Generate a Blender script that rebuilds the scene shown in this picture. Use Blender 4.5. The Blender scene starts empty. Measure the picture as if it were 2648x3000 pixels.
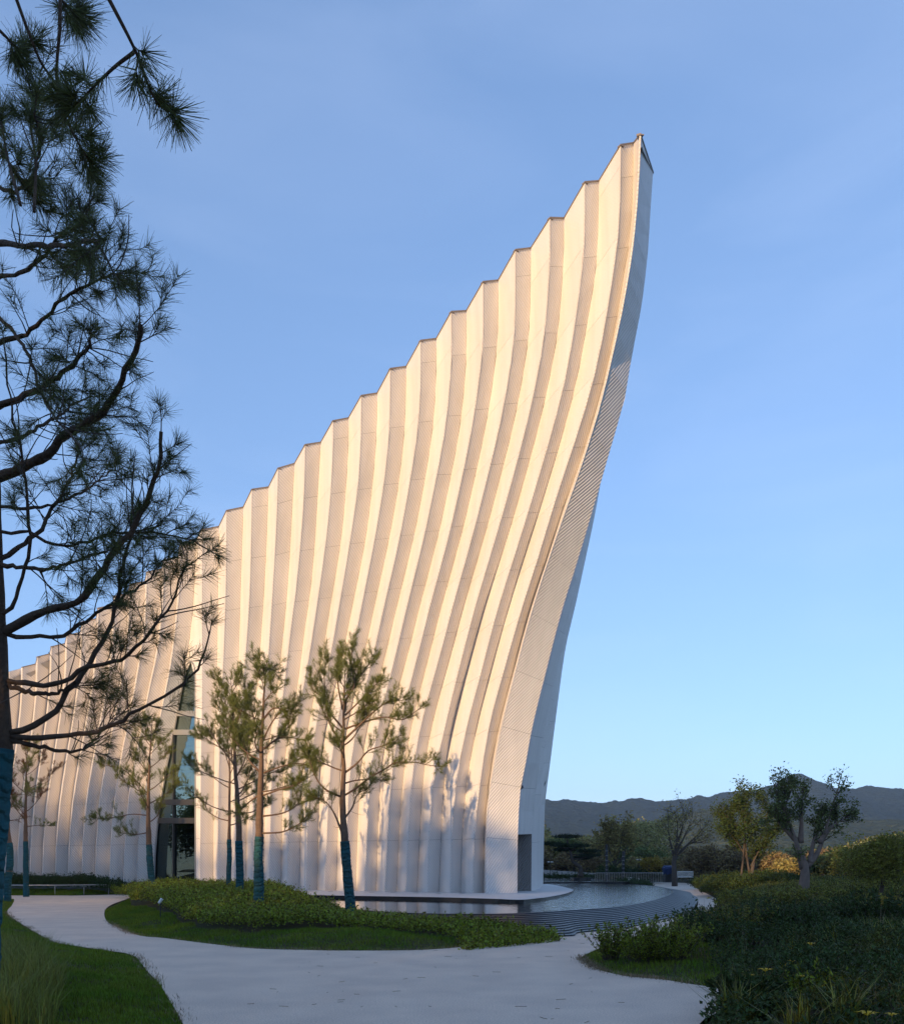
import bpy, math, random
import numpy as np
from mathutils import Vector
sc = bpy.context.scene
R = math.radians
rng = np.random.default_rng(7)

# ------------------------------------------------------------------ camera, world, sun, exposure
F, CX, HY, EYE = 2600.0, 1324.0, 2538.0, 1.6        # lens in photo pixels, centre column, horizon row, eye height
cam_d = bpy.data.cameras.new('camera'); cam = bpy.data.objects.new('camera', cam_d)
sc.collection.objects.link(cam); sc.camera = cam
cam.location = (0, 0, EYE); cam.rotation_euler = (R(90), 0, 0)
cam_d.sensor_fit = 'HORIZONTAL'; cam_d.sensor_width = 36; cam_d.lens = 36 * F / 2648
cam_d.shift_y = (HY - 1500) / 2648; cam_d.clip_start = 0.1; cam_d.clip_end = 9000

SUN_EL, SUN_AZ = 7.0, 33.0                           # low evening sun behind the viewer, a little to the left
to_sun = Vector((-math.sin(R(SUN_AZ)) * math.cos(R(SUN_EL)), -math.cos(R(SUN_AZ)) * math.cos(R(SUN_EL)), math.sin(R(SUN_EL))))
w = bpy.data.worlds.new('World'); sc.world = w; w.use_nodes = True
nt = w.node_tree; bg = nt.nodes['Background']
sky = nt.nodes.new('ShaderNodeTexSky'); sky.sky_type = 'NISHITA'; sky.sun_disc = False
sky.sun_elevation = R(SUN_EL); sky.sun_rotation = math.atan2(to_sun.x, to_sun.y)
sky.altitude = 100; sky.air_density = 0.8; sky.dust_density = 0.0; sky.ozone_density = 4.0
# clear polarised evening air: the whole sky is evened out and tinted as one
gam = nt.nodes.new('ShaderNodeGamma'); gam.inputs[1].default_value = .60; nt.links.new(sky.outputs[0], gam.inputs[0])
tint = nt.nodes.new('ShaderNodeMix'); tint.data_type = 'RGBA'; tint.blend_type = 'MULTIPLY'; tint.clamp_result = False
tint.inputs['Factor'].default_value = 1; tint.inputs['B'].default_value = (1.58, 1.45, 1.57, 1); nt.links.new(gam.outputs[0], tint.inputs['A'])
cc = nt.nodes.new('ShaderNodeTexCoord'); cm = nt.nodes.new('ShaderNodeMapping'); cm.inputs['Scale'].default_value = (1.2, .5, 4.0); cm.inputs['Rotation'].default_value = (.2, .5, .3); nt.links.new(cc.outputs['Generated'], cm.inputs[0])
cn = nt.nodes.new('ShaderNodeTexNoise'); cn.inputs['Scale'].default_value = 2.2; cn.inputs['Detail'].default_value = 6; cn.inputs['Distortion'].default_value = .6; nt.links.new(cm.outputs[0], cn.inputs['Vector'])
cr = nt.nodes.new('ShaderNodeMapRange'); cr.inputs[1].default_value = .46; cr.inputs[2].default_value = .8; cr.inputs[4].default_value = .13; nt.links.new(cn.outputs['Fac'], cr.inputs[0])
cx = nt.nodes.new('ShaderNodeMix'); cx.data_type = 'RGBA'; cx.clamp_result = False; cx.inputs['B'].default_value = (2.6, 3.1, 4.2, 1); nt.links.new(cr.outputs[0], cx.inputs['Factor']); nt.links.new(tint.outputs['Result'], cx.inputs['A'])
nt.links.new(cx.outputs['Result'], bg.inputs[0]); bg.inputs[1].default_value = 0.15
sun_d = bpy.data.lights.new('sun', 'SUN'); sun = bpy.data.objects.new('sun', sun_d); sc.collection.objects.link(sun)
sun_d.energy = 2.95; sun_d.angle = R(0.6); sun_d.color = (1.0, 0.655, 0.325)
sun.rotation_euler = to_sun.to_track_quat('Z', 'Y').to_euler(); sun.location = (0, -20, 30)
vs = sc.view_settings; vs.view_transform = 'Standard'; vs.look = 'None'; vs.gamma = 1; vs.use_curve_mapping = False
vs.exposure = 1.2

# ------------------------------------------------------------------ helpers
COL = sc.collection
def u_(px): return (px - CX) / F
def at(px, py, d): return np.array([u_(px) * d, d, EYE + (HY - py) / F * d])
def gnd(px, py, z=0.0):
    d = (EYE - z) * F / (py - HY)
    return (u_(px) * d, d)
def tag(o, label=None, cat=None, group=None, kind=None):
    for k, v in (('label', label), ('category', cat), ('group', group), ('kind', kind)):
        if v: o[k] = v
    return o
def empty(name, loc=(0, 0, 0)):
    o = bpy.data.objects.new(name, None); COL.objects.link(o); o.location = loc; o.empty_display_size = .2; return o
def link(name, me, mat=None, parent=None):
    o = bpy.data.objects.new(name, me); COL.objects.link(o)
    if mat is not None and len(me.materials) == 0: me.materials.append(mat)
    if parent is not None:
        o.parent = parent
        if parent.type == 'EMPTY' or True:
            o.location = -np.array(world_loc(parent)) if False else (0, 0, 0)
    return o
def world_loc(o):
    v = Vector(o.location)
    while o.parent: o = o.parent; v += Vector(o.location)
    return v
def mesh(verts, faces, uv=None, smooth=False):
    """faces: (n,k) array or list of arrays of index rows; uv per loop or per vertex (n,2)"""
    verts = np.asarray(verts, dtype=np.float32).reshape(-1, 3)
    me = bpy.data.meshes.new('m')
    if isinstance(faces, np.ndarray): groups = [faces]
    elif len(faces) and isinstance(faces[0], np.ndarray) and faces[0].ndim == 2: groups = faces
    else:
        byk = {}
        for f in faces: byk.setdefault(len(f), []).append(f)
        groups = [np.array(v) for v in byk.values()]
    loops = np.concatenate([g.ravel() for g in groups]).astype(np.int32)
    tot = np.concatenate([np.full(len(g), g.shape[1]) for g in groups]).astype(np.int32)
    start = np.concatenate([[0], np.cumsum(tot)[:-1]]).astype(np.int32)
    me.vertices.add(len(verts)); me.vertices.foreach_set('co', verts.ravel())
    me.loops.add(len(loops)); me.loops.foreach_set('vertex_index', loops)
    me.polygons.add(len(tot)); me.polygons.foreach_set('loop_start', start)
    if uv is not None:
        l = me.uv_layers.new(name='UVMap'); l.data.foreach_set('uv', np.asarray(uv, dtype=np.float32)[loops].ravel())
    me.polygons.foreach_set('use_smooth', np.full(len(tot), bool(smooth)))
    me.update(calc_edges=True); me.validate()
    return me
class MB:
    """collects shapes, built as one mesh object"""
    def __init__(s): s.v = []; s.f = []; s.uv = []; s.n = 0
    def add(s, v, f, uv=None):
        v = np.asarray(v, float).reshape(-1, 3)
        s.v.append(v); s.f += [tuple(int(i) + s.n for i in q) for q in f]
        s.uv.append(np.zeros((len(v), 2)) if uv is None else np.asarray(uv)); s.n += len(v); return s
    def box(s, c, size, rz=0.0, bev=0.0):
        x, y, z = [a / 2 for a in size]
        P = np.array([(i, j, k) for i in (-x, x) for j in (-y, y) for k in (-z, z)], float)
        if bev: # chamfer the top rim
            P = np.array([(i, j, k) for k, g in ((-z, 0), (z - bev, 0), (z, bev)) for (i, j) in ((-x + g, -y + g), (x - g, -y + g), (x - g, y - g), (-x + g, y - g))])
            fc = [(3, 2, 1, 0), (8, 9, 10, 11)]
            for r in (0, 4): fc += [(r + i, r + (i + 1) % 4, r + 4 + (i + 1) % 4, r + 4 + i) for i in range(4)]
        else:
            fc = [(0, 1, 3, 2), (4, 6, 7, 5), (0, 4, 5, 1), (2, 3, 7, 6), (0, 2, 6, 4), (1, 5, 7, 3)]
        ca, sa = math.cos(rz), math.sin(rz)
        Q = P.copy(); Q[:, 0] = P[:, 0] * ca - P[:, 1] * sa; Q[:, 1] = P[:, 0] * sa + P[:, 1] * ca
        return s.add(Q + np.array(c), fc)
    def tube(s, pts, rad, n=8, cap=True):
        v, f = tube(pts, rad, n, cap); return s.add(v, f)
    def build(s, name, mat, parent=None, smooth=False):
        return link(name, mesh(np.concatenate(s.v), s.f, np.concatenate(s.uv), smooth), mat, parent)
def tube(pts, rad, n=8, cap=True):
    P = np.asarray(pts, float); m = len(P); rad = np.broadcast_to(np.asarray(rad, float), (m,))
    T = np.gradient(P, axis=0); T /= np.linalg.norm(T, axis=1)[:, None] + 1e-9
    ref = np.array([0, 0, 1.0]) if abs(T[:, 2]).mean() < .8 else np.array([1.0, 0, 0])
    A = np.cross(T, ref); A /= np.linalg.norm(A, axis=1)[:, None] + 1e-9; B = np.cross(T, A)
    a = np.linspace(0, 2 * np.pi, n, endpoint=False)
    V = P[:, None] + rad[:, None, None] * (np.cos(a)[None, :, None] * A[:, None] + np.sin(a)[None, :, None] * B[:, None])
    f = [(i * n + j, i * n + (j + 1) % n, (i + 1) * n + (j + 1) % n, (i + 1) * n + j) for i in range(m - 1) for j in range(n)]
    if cap: f += [tuple(range(n))[::-1], tuple(range((m - 1) * n, m * n))]
    return V.reshape(-1, 3), f
def lathe(prof, n=24, c=(0, 0, 0)):
    a = np.linspace(0, 2 * np.pi, n, endpoint=False); m = len(prof)
    V = np.array([(r * math.cos(t) + c[0], r * math.sin(t) + c[1], z + c[2]) for r, z in prof for t in a])
    f = [(i * n + j, i * n + (j + 1) % n, (i + 1) * n + (j + 1) % n, (i + 1) * n + j) for i in range(m - 1) for j in range(n)]
    f += [tuple(range(n))[::-1], tuple(range((m - 1) * n, m * n))]
    return V, f
def resample(pts, n):
    P = np.asarray(pts, float); s = np.concatenate([[0], np.cumsum(np.linalg.norm(np.diff(P, axis=0), axis=1))])
    t = np.linspace(0, s[-1], n)
    out = np.stack([pchip(s, P[:, k], t) for k in range(P.shape[1])], 1)
    return out
def pchip(x, y, t):
    x = np.asarray(x, float); y = np.asarray(y, float)
    if len(x) == 2: return np.interp(t, x, y)
    h = np.diff(x); d = np.diff(y) / h; m = np.zeros(len(x))
    for i in range(1, len(x) - 1):
        if d[i - 1] * d[i] > 0:
            w1 = 2 * h[i] + h[i - 1]; w2 = h[i] + 2 * h[i - 1]; m[i] = (w1 + w2) / (w1 / d[i - 1] + w2 / d[i])
    m[0] = d[0]; m[-1] = d[-1]
    i = np.clip(np.searchsorted(x, t) - 1, 0, len(h) - 1); q = (t - x[i]) / h[i]
    return (y[i] * (1 + 2 * q) * (1 - q) ** 2 + m[i] * h[i] * q * (1 - q) ** 2 + y[i + 1] * q * q * (3 - 2 * q) + m[i + 1] * h[i] * q * q * (q - 1))
def inpoly(poly, X, Y):
    P = np.asarray(poly, float); ins = np.zeros(X.shape, bool); j = len(P) - 1
    for i in range(len(P)):
        xi, yi, xj, yj = *P[i], *P[j]
        c = ((yi > Y) != (yj > Y)) & (X < (xj - xi) * (Y - yi) / (yj - yi + 1e-12) + xi)
        ins ^= c; j = i
    return ins
def dist_poly(poly, X, Y, closed=True):
    P = np.asarray(poly, float); D = np.full(X.shape, 1e9)
    for i in range(len(P) if closed else len(P) - 1):
        a = P[i]; b = P[(i + 1) % len(P)]; ab = b - a
        t = np.clip(((X - a[0]) * ab[0] + (Y - a[1]) * ab[1]) / (ab @ ab + 1e-12), 0, 1)
        D = np.minimum(D, np.hypot(X - a[0] - t * ab[0], Y - a[1] - t * ab[1]))
    return D
def vnoise(X, Y, s, seed=0):
    r = np.random.default_rng(seed); G = r.random((64, 64)); x = np.asarray(X) / s + 1000; y = np.asarray(Y) / s + 1000
    i = np.floor(x).astype(int); j = np.floor(y).astype(int); a = x - i; b = y - j
    a = a * a * (3 - 2 * a); b = b * b * (3 - 2 * b)
    g = lambda p, q: G[p % 64, q % 64]
    return (g(i, j) * (1 - a) + g(i + 1, j) * a) * (1 - b) + (g(i, j + 1) * (1 - a) + g(i + 1, j + 1) * a) * b
def fbm(X, Y, s, seed=0, o=4): return sum(vnoise(X, Y, s / 2 ** k, seed + k) * .5 ** (k + 1) for k in range(o))
def sample_poly(poly, n, keep=None):
    P = np.asarray(poly); lo, hi = P.min(0), P.max(0); out = []; c = 0
    while c < n:
        q = lo + rng.random((n * 3, 2)) * (hi - lo); m = inpoly(poly, q[:, 0], q[:, 1])
        if keep is not None: m &= keep(q[:, 0], q[:, 1])
        q = q[m]; out.append(q); c += len(q)
        if len(q) == 0: break
    return np.concatenate(out)[:n]
def smooth01(t): t = np.clip(t, 0, 1); return t * t * (3 - 2 * t)
def unit(v): return v / (np.linalg.norm(v, axis=-1, keepdims=True) + 1e-9)
def rand_dirs(n): return unit(rng.normal(size=(n, 3)))
def leaf_quads(base, dirs, L, W, fold=.15):
    """kite shaped leaves: base, left, tip, right"""
    n = len(base); side = unit(np.cross(dirs, rand_dirs(n))); nor = np.cross(dirs, side)
    L = np.broadcast_to(L, n)[:, None]; W = np.broadcast_to(W, n)[:, None]
    mid = base + dirs * L * .45 + nor * L * fold
    V = np.stack([base, mid + side * W * .5, base + dirs * L, mid - side * W * .5], 1).reshape(-1, 3)
    return V, np.arange(4 * n).reshape(-1, 4)
def needle_tris(base, dirs, L, W):
    n = len(base); side = unit(np.cross(dirs, rand_dirs(n))) * np.broadcast_to(W, n)[:, None] * .5; tip = base + dirs * np.broadcast_to(L, n)[:, None]
    V = np.stack([base - side, base + side, tip + side * .45, tip - side * .45], 1).reshape(-1, 3)
    return V, np.arange(4 * n).reshape(-1, 4)

# ------------------------------------------------------------------ materials
def mat(name, col, rough=.7, spec=.3, noise=None, bump=None, metal=0.0, island=0.0, trans=0.0, coord='Object'):
    """noise=(scale, amount, second colour), bump=(scale, strength, distance)"""
    m = bpy.data.materials.new(name); m.use_nodes = True; t = m.node_tree; b = t.nodes['Principled BSDF']
    b.inputs['Base Color'].default_value = (*col, 1); b.inputs['Roughness'].default_value = rough
    b.inputs['Specular IOR Level'].default_value = spec; b.inputs['Metallic'].default_value = metal
    N = t.nodes.new; Lk = t.links.new; cur = None
    tc = N('ShaderNodeTexCoord')
    if noise:
        n = N('ShaderNodeTexNoise'); n.inputs['Scale'].default_value = noise[0]; n.inputs['Detail'].default_value = 6
        Lk(tc.outputs[coord], n.inputs['Vector'])
        rp = N('ShaderNodeMapRange'); rp.inputs[1].default_value = .35; rp.inputs[2].default_value = .65; Lk(n.outputs['Fac'], rp.inputs[0])
        mx = N('ShaderNodeMix'); mx.data_type = 'RGBA'; mx.inputs['A'].default_value = (*col, 1); mx.inputs['B'].default_value = (*noise[2], 1)
        ml = N('ShaderNodeMath'); ml.operation = 'MULTIPLY'; ml.inputs[1].default_value = noise[1]; Lk(rp.outputs[0], ml.inputs[0]); Lk(ml.outputs[0], mx.inputs['Factor'])
        cur = mx.outputs['Result']
    if island:
        g = N('ShaderNodeNewGeometry'); h = N('ShaderNodeHueSaturation')
        mr = N('ShaderNodeMapRange'); mr.inputs[3].default_value = 1 - island; mr.inputs[4].default_value = 1 + island; Lk(g.outputs['Random Per Island'], mr.inputs[0])
        mh = N('ShaderNodeMapRange'); mh.inputs[3].default_value = .5 - island * .05; mh.inputs[4].default_value = .5 + island * .04
        Lk(g.outputs['Random Per Island'], mh.inputs[0]); Lk(mh.outputs[0], h.inputs['Hue'])
        Lk(mr.outputs[0], h.inputs['Value'])
        if cur: Lk(cur, h.inputs['Color'])
        else: h.inputs['Color'].default_value = (*col, 1)
        cur = h.outputs[0]
    if cur: Lk(cur, b.inputs['Base Color'])
    if bump:
        n = N('ShaderNodeTexNoise'); n.inputs['Scale'].default_value = bump[0]; n.inputs['Detail'].default_value = 5; Lk(tc.outputs[coord], n.inputs['Vector'])
        bp = N('ShaderNodeBump'); bp.inputs['Strength'].default_value = bump[1]; bp.inputs['Distance'].default_value = bump[2]
        Lk(n.outputs['Fac'], bp.inputs['Height']); Lk(bp.outputs[0], b.inputs['Normal'])
    if trans:
        tr = N('ShaderNodeBsdfTranslucent'); ms = N('ShaderNodeMixShader'); ms.inputs[0].default_value = trans
        if cur: Lk(cur, tr.inputs['Color'])
        else: tr.inputs['Color'].default_value = (*col, 1)
        out = t.nodes['Material Output']; Lk(b.outputs[0], ms.inputs[1]); Lk(tr.outputs[0], ms.inputs[2]); Lk(ms.outputs[0], out.inputs[0])
    return m
def panel_mat(name, col, spacing, depth):
    m = mat(name, col, .5, .35, noise=(.35, .35, tuple(c * .93 for c in col)))
    t = m.node_tree; N = t.nodes.new; Lk = t.links.new; b = t.nodes['Principled BSDF']
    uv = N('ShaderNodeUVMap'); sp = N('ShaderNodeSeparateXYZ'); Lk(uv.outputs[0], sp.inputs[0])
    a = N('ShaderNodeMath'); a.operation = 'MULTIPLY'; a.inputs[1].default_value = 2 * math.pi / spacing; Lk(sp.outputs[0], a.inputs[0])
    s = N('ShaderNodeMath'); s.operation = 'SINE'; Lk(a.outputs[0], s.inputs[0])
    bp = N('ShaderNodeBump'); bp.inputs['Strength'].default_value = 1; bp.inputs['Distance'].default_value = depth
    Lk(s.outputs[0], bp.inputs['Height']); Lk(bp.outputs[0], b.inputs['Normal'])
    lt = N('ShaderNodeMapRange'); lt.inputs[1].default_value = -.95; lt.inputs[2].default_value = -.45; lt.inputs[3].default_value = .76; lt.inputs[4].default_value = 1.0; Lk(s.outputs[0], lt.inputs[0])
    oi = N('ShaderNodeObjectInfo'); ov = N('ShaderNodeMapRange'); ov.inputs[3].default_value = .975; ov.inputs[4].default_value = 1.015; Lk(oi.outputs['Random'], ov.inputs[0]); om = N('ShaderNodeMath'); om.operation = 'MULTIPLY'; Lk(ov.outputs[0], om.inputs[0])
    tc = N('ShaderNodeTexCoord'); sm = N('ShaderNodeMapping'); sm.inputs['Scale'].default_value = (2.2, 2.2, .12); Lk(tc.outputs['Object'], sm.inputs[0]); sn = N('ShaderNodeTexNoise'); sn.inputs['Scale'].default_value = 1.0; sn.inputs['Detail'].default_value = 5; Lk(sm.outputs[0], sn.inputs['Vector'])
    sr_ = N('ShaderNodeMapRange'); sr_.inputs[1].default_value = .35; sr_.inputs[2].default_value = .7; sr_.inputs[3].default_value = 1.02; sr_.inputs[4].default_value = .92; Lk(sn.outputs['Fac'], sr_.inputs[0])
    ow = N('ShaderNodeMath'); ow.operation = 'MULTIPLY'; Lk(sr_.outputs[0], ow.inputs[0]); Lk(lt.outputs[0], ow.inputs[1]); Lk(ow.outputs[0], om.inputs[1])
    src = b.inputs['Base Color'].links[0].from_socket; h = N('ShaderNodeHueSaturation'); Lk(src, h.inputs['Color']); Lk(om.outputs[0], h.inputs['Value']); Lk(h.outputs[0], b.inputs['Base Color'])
    return m
M = {}
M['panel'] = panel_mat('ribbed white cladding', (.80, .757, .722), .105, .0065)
M['backing'] = mat('dark joint backing', (.10, .09, .085), .9)
M['coping'] = mat('brown metal coping', (.23, .19, .165), .45, .5, noise=(2, .4, (.17, .14, .12)))
M['trim'] = mat('cream trim', (.78, .74, .70), .5)
M['roof'] = mat('roof membrane', (.35, .34, .33), .85, noise=(1, .4, (.28, .27, .26)))
M['frame'] = mat('dark bronze frame', (.06, .055, .05), .4, .5, metal=.3)
M['frame_l'] = mat('grey aluminium frame', (.24, .24, .235), .4, .5)
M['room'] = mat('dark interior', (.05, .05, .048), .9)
M['path'] = mat('pale washed aggregate', (.74, .61, .49), .85, .2, noise=(1.1, .75, (.60, .495, .41)), bump=(90, .5, .006))
def speckle(m, scale, amt):
    t = m.node_tree; N = t.nodes.new; Lk = t.links.new; b = t.nodes['Principled BSDF']; src = b.inputs['Base Color'].links[0].from_socket
    tc = N('ShaderNodeTexCoord'); n = N('ShaderNodeTexNoise'); n.inputs['Scale'].default_value = scale; n.inputs['Detail'].default_value = 3; n.inputs['Roughness'].default_value = .7; Lk(tc.outputs['Object'], n.inputs['Vector'])
    r = N('ShaderNodeMapRange'); r.inputs[1].default_value = .3; r.inputs[2].default_value = .7; r.inputs[3].default_value = 1 - amt; r.inputs[4].default_value = 1 + amt * .5; Lk(n.outputs['Fac'], r.inputs[0])
    h = N('ShaderNodeHueSaturation'); Lk(src, h.inputs['Color']); Lk(r.outputs[0], h.inputs['Value']); Lk(h.outputs[0], b.inputs['Base Color'])
speckle(M['path'], 55, .38)
M['soil'] = mat('soil', (.07, .055, .038), .95, .1, noise=(2, .7, (.05, .065, .025)), bump=(8, .8, .05))
M['plinth'] = mat('pale granite', (.60, .58, .56), .6, .3, noise=(30, .4, (.5, .48, .47)))
M['black'] = mat('black stone', (.018, .018, .02), .25, .5)
M['slate'] = mat('wet dark slate', (.034, .038, .048), .32, .035, noise=(5, .6, (.02, .023, .03)), bump=(14, .35, .02))
M['bark'] = mat('pine bark', (.105, .072, .05), .9, .2, noise=(9, .7, (.055, .038, .03)), bump=(30, .9, .03))
M['bark_y'] = mat('young pine bark', (.19, .125, .085), .9, .2, noise=(14, .6, (.10, .066, .05)), bump=(40, .8, .015))
M['bark_g'] = mat('smooth grey brown bark', (.20, .155, .13), .85, .2, noise=(6, .6, (.13, .10, .085)), bump=(12, .5, .02))
M['bark_d'] = mat('dark twig bark', (.085, .07, .06), .9, .2)
M['needle'] = mat('pine needles', (.088, .102, .028), .6, .3, island=.5, trans=.15)
M['needle_y'] = mat('young pine needles', (.16, .185, .045), .6, .3, island=.45, trans=.2)
M['needle_r'] = mat('browned pine needles', (.17, .075, .03), .7, .2, island=.5, trans=.2)
M['cone'] = mat('pine cone', (.06, .04, .028), .9)
M['grass'] = mat('lawn grass', (.10, .18, .014), .6, .12, noise=(.9, .8, (.18, .22, .022)), island=.55, trans=.25)
M['grass_y'] = mat('tall yellow grass', (.17, .19, .035), .6, .3, island=.5, trans=.25)
M['grass_d'] = mat('dry runners', (.24, .18, .11), .8, .2, island=.4)
M['leaf'] = mat('shrub leaves', (.175, .205, .018), .45, .3, island=.8, trans=.2)
M['leaf_d'] = mat('dark shrub leaves', (.042, .068, .018), .6, .2, island=.5, trans=.15)
M['leaf_m'] = mat('mixed shrub leaves', (.17, .165, .025), .5, .35, island=.6, trans=.2)
M['leaf_o'] = mat('olive foliage', (.27, .225, .08), .7, .2, island=.5, trans=.2)
M['leaf_g'] = mat('green foliage', (.12, .15, .05), .7, .2, island=.5, trans=.2)
M['leaf_b'] = mat('autumn brown foliage', (.22, .165, .08), .7, .2, island=.5, trans=.2)
M['leaf_yl'] = mat('yellow foliage', (.28, .21, .035), .7, .2, island=.4, trans=.2)
M['leaf_yg'] = mat('yellow green foliage', (.19, .19, .03), .55, .3, island=.5, trans=.2)
M['leaf_far'] = mat('brightened far foliage', (.27, .26, .10), .7, .15, island=.5, trans=.2)  # colour raised to lighten thickets lying in the building's shadow
M['leaf_k'] = mat('dark cushion needles', (.022, .035, .016), .7, .15, island=.4)
M['petal'] = mat('yellow petals', (.62, .40, .02), .6, .3, trans=.2)
M['metal'] = mat('brushed steel', (.42, .41, .40), .35, .5, metal=.8)
M['white'] = mat('white painted metal', (.72, .72, .70), .5)
M['wood'] = mat('stained wood', (.16, .085, .045), .7, noise=(6, .5, (.10, .05, .03)))
M['concrete'] = mat('grey concrete', (.36, .355, .35), .85, noise=(1.5, .5, (.29, .285, .28)))
M['blue'] = mat('blue tarpaulin', (.012, .03, .10), .5)
M['red'] = mat('red paint', (.55, .03, .03), .5)
M['grey'] = mat('grey lettering', (.22, .22, .22), .6)
M['dark'] = mat('dark post metal', (.03, .03, .032), .5)
def wrap_mat():
    m = mat('teal tree wrap', (.024, .105, .13), .95, .05, noise=(4, .9, (.045, .095, .10)))
    t = m.node_tree; N = t.nodes.new; Lk = t.links.new; b = t.nodes['Principled BSDF']
    tc = N('ShaderNodeTexCoord'); wv = N('ShaderNodeTexWave'); wv.bands_direction = 'Z'; wv.inputs['Scale'].default_value = 2.3; wv.inputs['Distortion'].default_value = 9; wv.inputs['Detail'].default_value = 4; wv.inputs['Detail Scale'].default_value = 2.2
    Lk(tc.outputs['Object'], wv.inputs['Vector']); bp = N('ShaderNodeBump'); bp.inputs['Strength'].default_value = .9; bp.inputs['Distance'].default_value = .04
    Lk(wv.outputs['Fac'], bp.inputs['Height']); Lk(bp.outputs[0], b.inputs['Normal']); return m
M['wrap'] = wrap_mat()
def glass_mat():
    m = bpy.data.materials.new('coated glass'); m.use_nodes = True; t = m.node_tree; N = t.nodes.new; Lk = t.links.new
    t.nodes.remove(t.nodes['Principled BSDF']); o = t.nodes['Material Output']
    g = N('ShaderNodeBsdfGlossy'); g.inputs['Roughness'].default_value = .015; g.inputs['Color'].default_value = (.60, .75, .69, 1)
    tr = N('ShaderNodeBsdfTransparent'); tr.inputs['Color'].default_value = (.45, .5, .48, 1)
    fr = N('ShaderNodeMath'); fr.operation = 'MULTIPLY_ADD'; fr.inputs[1].default_value = .5; fr.inputs[2].default_value = .42; fn = N('ShaderNodeFresnel'); fn.inputs[0].default_value = 1.6; Lk(fn.outputs[0], fr.inputs[0])
    mx = N('ShaderNodeMixShader'); Lk(fr.outputs[0], mx.inputs[0]); Lk(tr.outputs[0], mx.inputs[1]); Lk(g.outputs[0], mx.inputs[2]); Lk(mx.outputs[0], o.inputs[0])
    return m
M['glass'] = glass_mat()
M['glass_d'] = glass_mat(); M['glass_d'].name = 'clear door glass'; [n for n in M['glass_d'].node_tree.nodes if n.type == 'MATH'][0].inputs[2].default_value = .08
def water_mat():
    m = bpy.data.materials.new('pool water'); m.use_nodes = True; t = m.node_tree; N = t.nodes.new; Lk = t.links.new; b = t.nodes['Principled BSDF']
    b.inputs['Base Color'].default_value = (.012, .016, .02, 1); b.inputs['Roughness'].default_value = .03; b.inputs['IOR'].default_value = 1.75; b.inputs['Specular IOR Level'].default_value = .7
    tc = N('ShaderNodeTexCoord'); mp = N('ShaderNodeMapping'); mp.inputs['Scale'].default_value = (1, .8, 1); Lk(tc.outputs['Object'], mp.inputs['Vector'])
    n1 = N('ShaderNodeTexNoise'); n1.inputs['Scale'].default_value = 3.4; n1.inputs['Detail'].default_value = 3; Lk(mp.outputs[0], n1.inputs['Vector'])
    # ripples are stronger in the open bay away from the wall (wind)
    sx = N('ShaderNodeSeparateXYZ'); Lk(tc.outputs['Object'], sx.inputs[0])
    mr = N('ShaderNodeMapRange'); mr.inputs[1].default_value = 1.5; mr.inputs[2].default_value = 5.0; mr.inputs[3].default_value = .05; mr.inputs[4].default_value = 1.0; Lk(sx.outputs[0], mr.inputs[0])
    bp = N('ShaderNodeBump'); bp.inputs['Distance'].default_value = .06; Lk(mr.outputs[0], bp.inputs['Strength']); Lk(n1.outputs['Fac'], bp.inputs['Height']); Lk(bp.outputs[0], b.inputs['Normal'])
    return m
M['water'] = water_mat()

# ------------------------------------------------------------------ ground plan (metres; x right, y away)
ZP, ZW = .40, .29
path = [(-4, -30), (-2.2, 0), (-1.6, 4), (-2.0, 7)]
path += [gnd(*p) for p in ((536, 3000), (489, 2919), (464, 2879), (429, 2844), (389, 2799), (299, 2784), (190, 2767), (145, 2754), (65, 2709), (20, 2674), (37, 2649), (20, 2631))]
path += [(-26, 44.6), (-60, 42), (-60, 46)]
path += [gnd(*p) for p in ((0, 2624.5), (200, 2625), (319, 2622), (384, 2618.5), (400, 2617), (384, 2630), (330, 2650), (307, 2669))]
isl_near = [gnd(*p) for p in ((307, 2669), (312, 2699), (349, 2719), (409, 2742), (479, 2749), (599, 2764), (748, 2780), (900, 2784), (1000, 2786), (1199, 2785), (1299, 2780), (1374, 2773), (1498, 2762), (1658, 2744.5))]
path += isl_near[1:]
base_r = [gnd(*p) for p in ((1700, 2734), (1831, 2720.6), (1936, 2697), (2015, 2676), (2041, 2660))] + [(11.4, 41.2), (13.0, 48), (14.6, 57), (15.3, 66)]
path += base_r + [(17.5, 82), (22, 84)]
path += [gnd(*p) for p in ((2036, 2602), (2097, 2634), (2100, 2660), (2091, 2689), (2036, 2705), (1900, 2738), (1780, 2770), (1712, 2800), (1705, 2812), (1752, 2841), (1831, 2860), (1936, 2870), (2036, 2886), (2147, 2902))]
path += [gnd(*p) for p in ((2165, 2915), (2115, 2960), (2050, 3000))] + [(2.25, 7.6), (2.4, 4), (3, -2), (4, -30)]
rim_px = [(882, 2637), (950, 2655), (1049, 2667), (1199, 2677), (1399, 2680), (1548, 2677), (1700, 2667), (1805, 2660), (1884, 2647), (1936, 2634), (1973, 2618), (1963, 2607.6), (1910, 2596.5)]
rim = [gnd(x, y, ZW) for x, y in rim_px] + [(11.5, 65.5), (4, 66.5), (-4, 66)]
cbase = [(rim[0][0] - .5, rim[0][1] - .5), (rim[1][0] - .5, rim[1][1] - 1.2), (rim[2][0] - .4, rim[2][1] - 1.9), (rim[3][0] - .1, rim[3][1] - 2.6), (rim[4][0] + .1, rim[4][1] - 3.2)]
cbase += [isl_near[-1], base_r[0], base_r[1], base_r[2], base_r[3], base_r[5], base_r[6], base_r[7], (12.2, 66.6), (4, 67.5), (-4, 67)]
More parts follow.
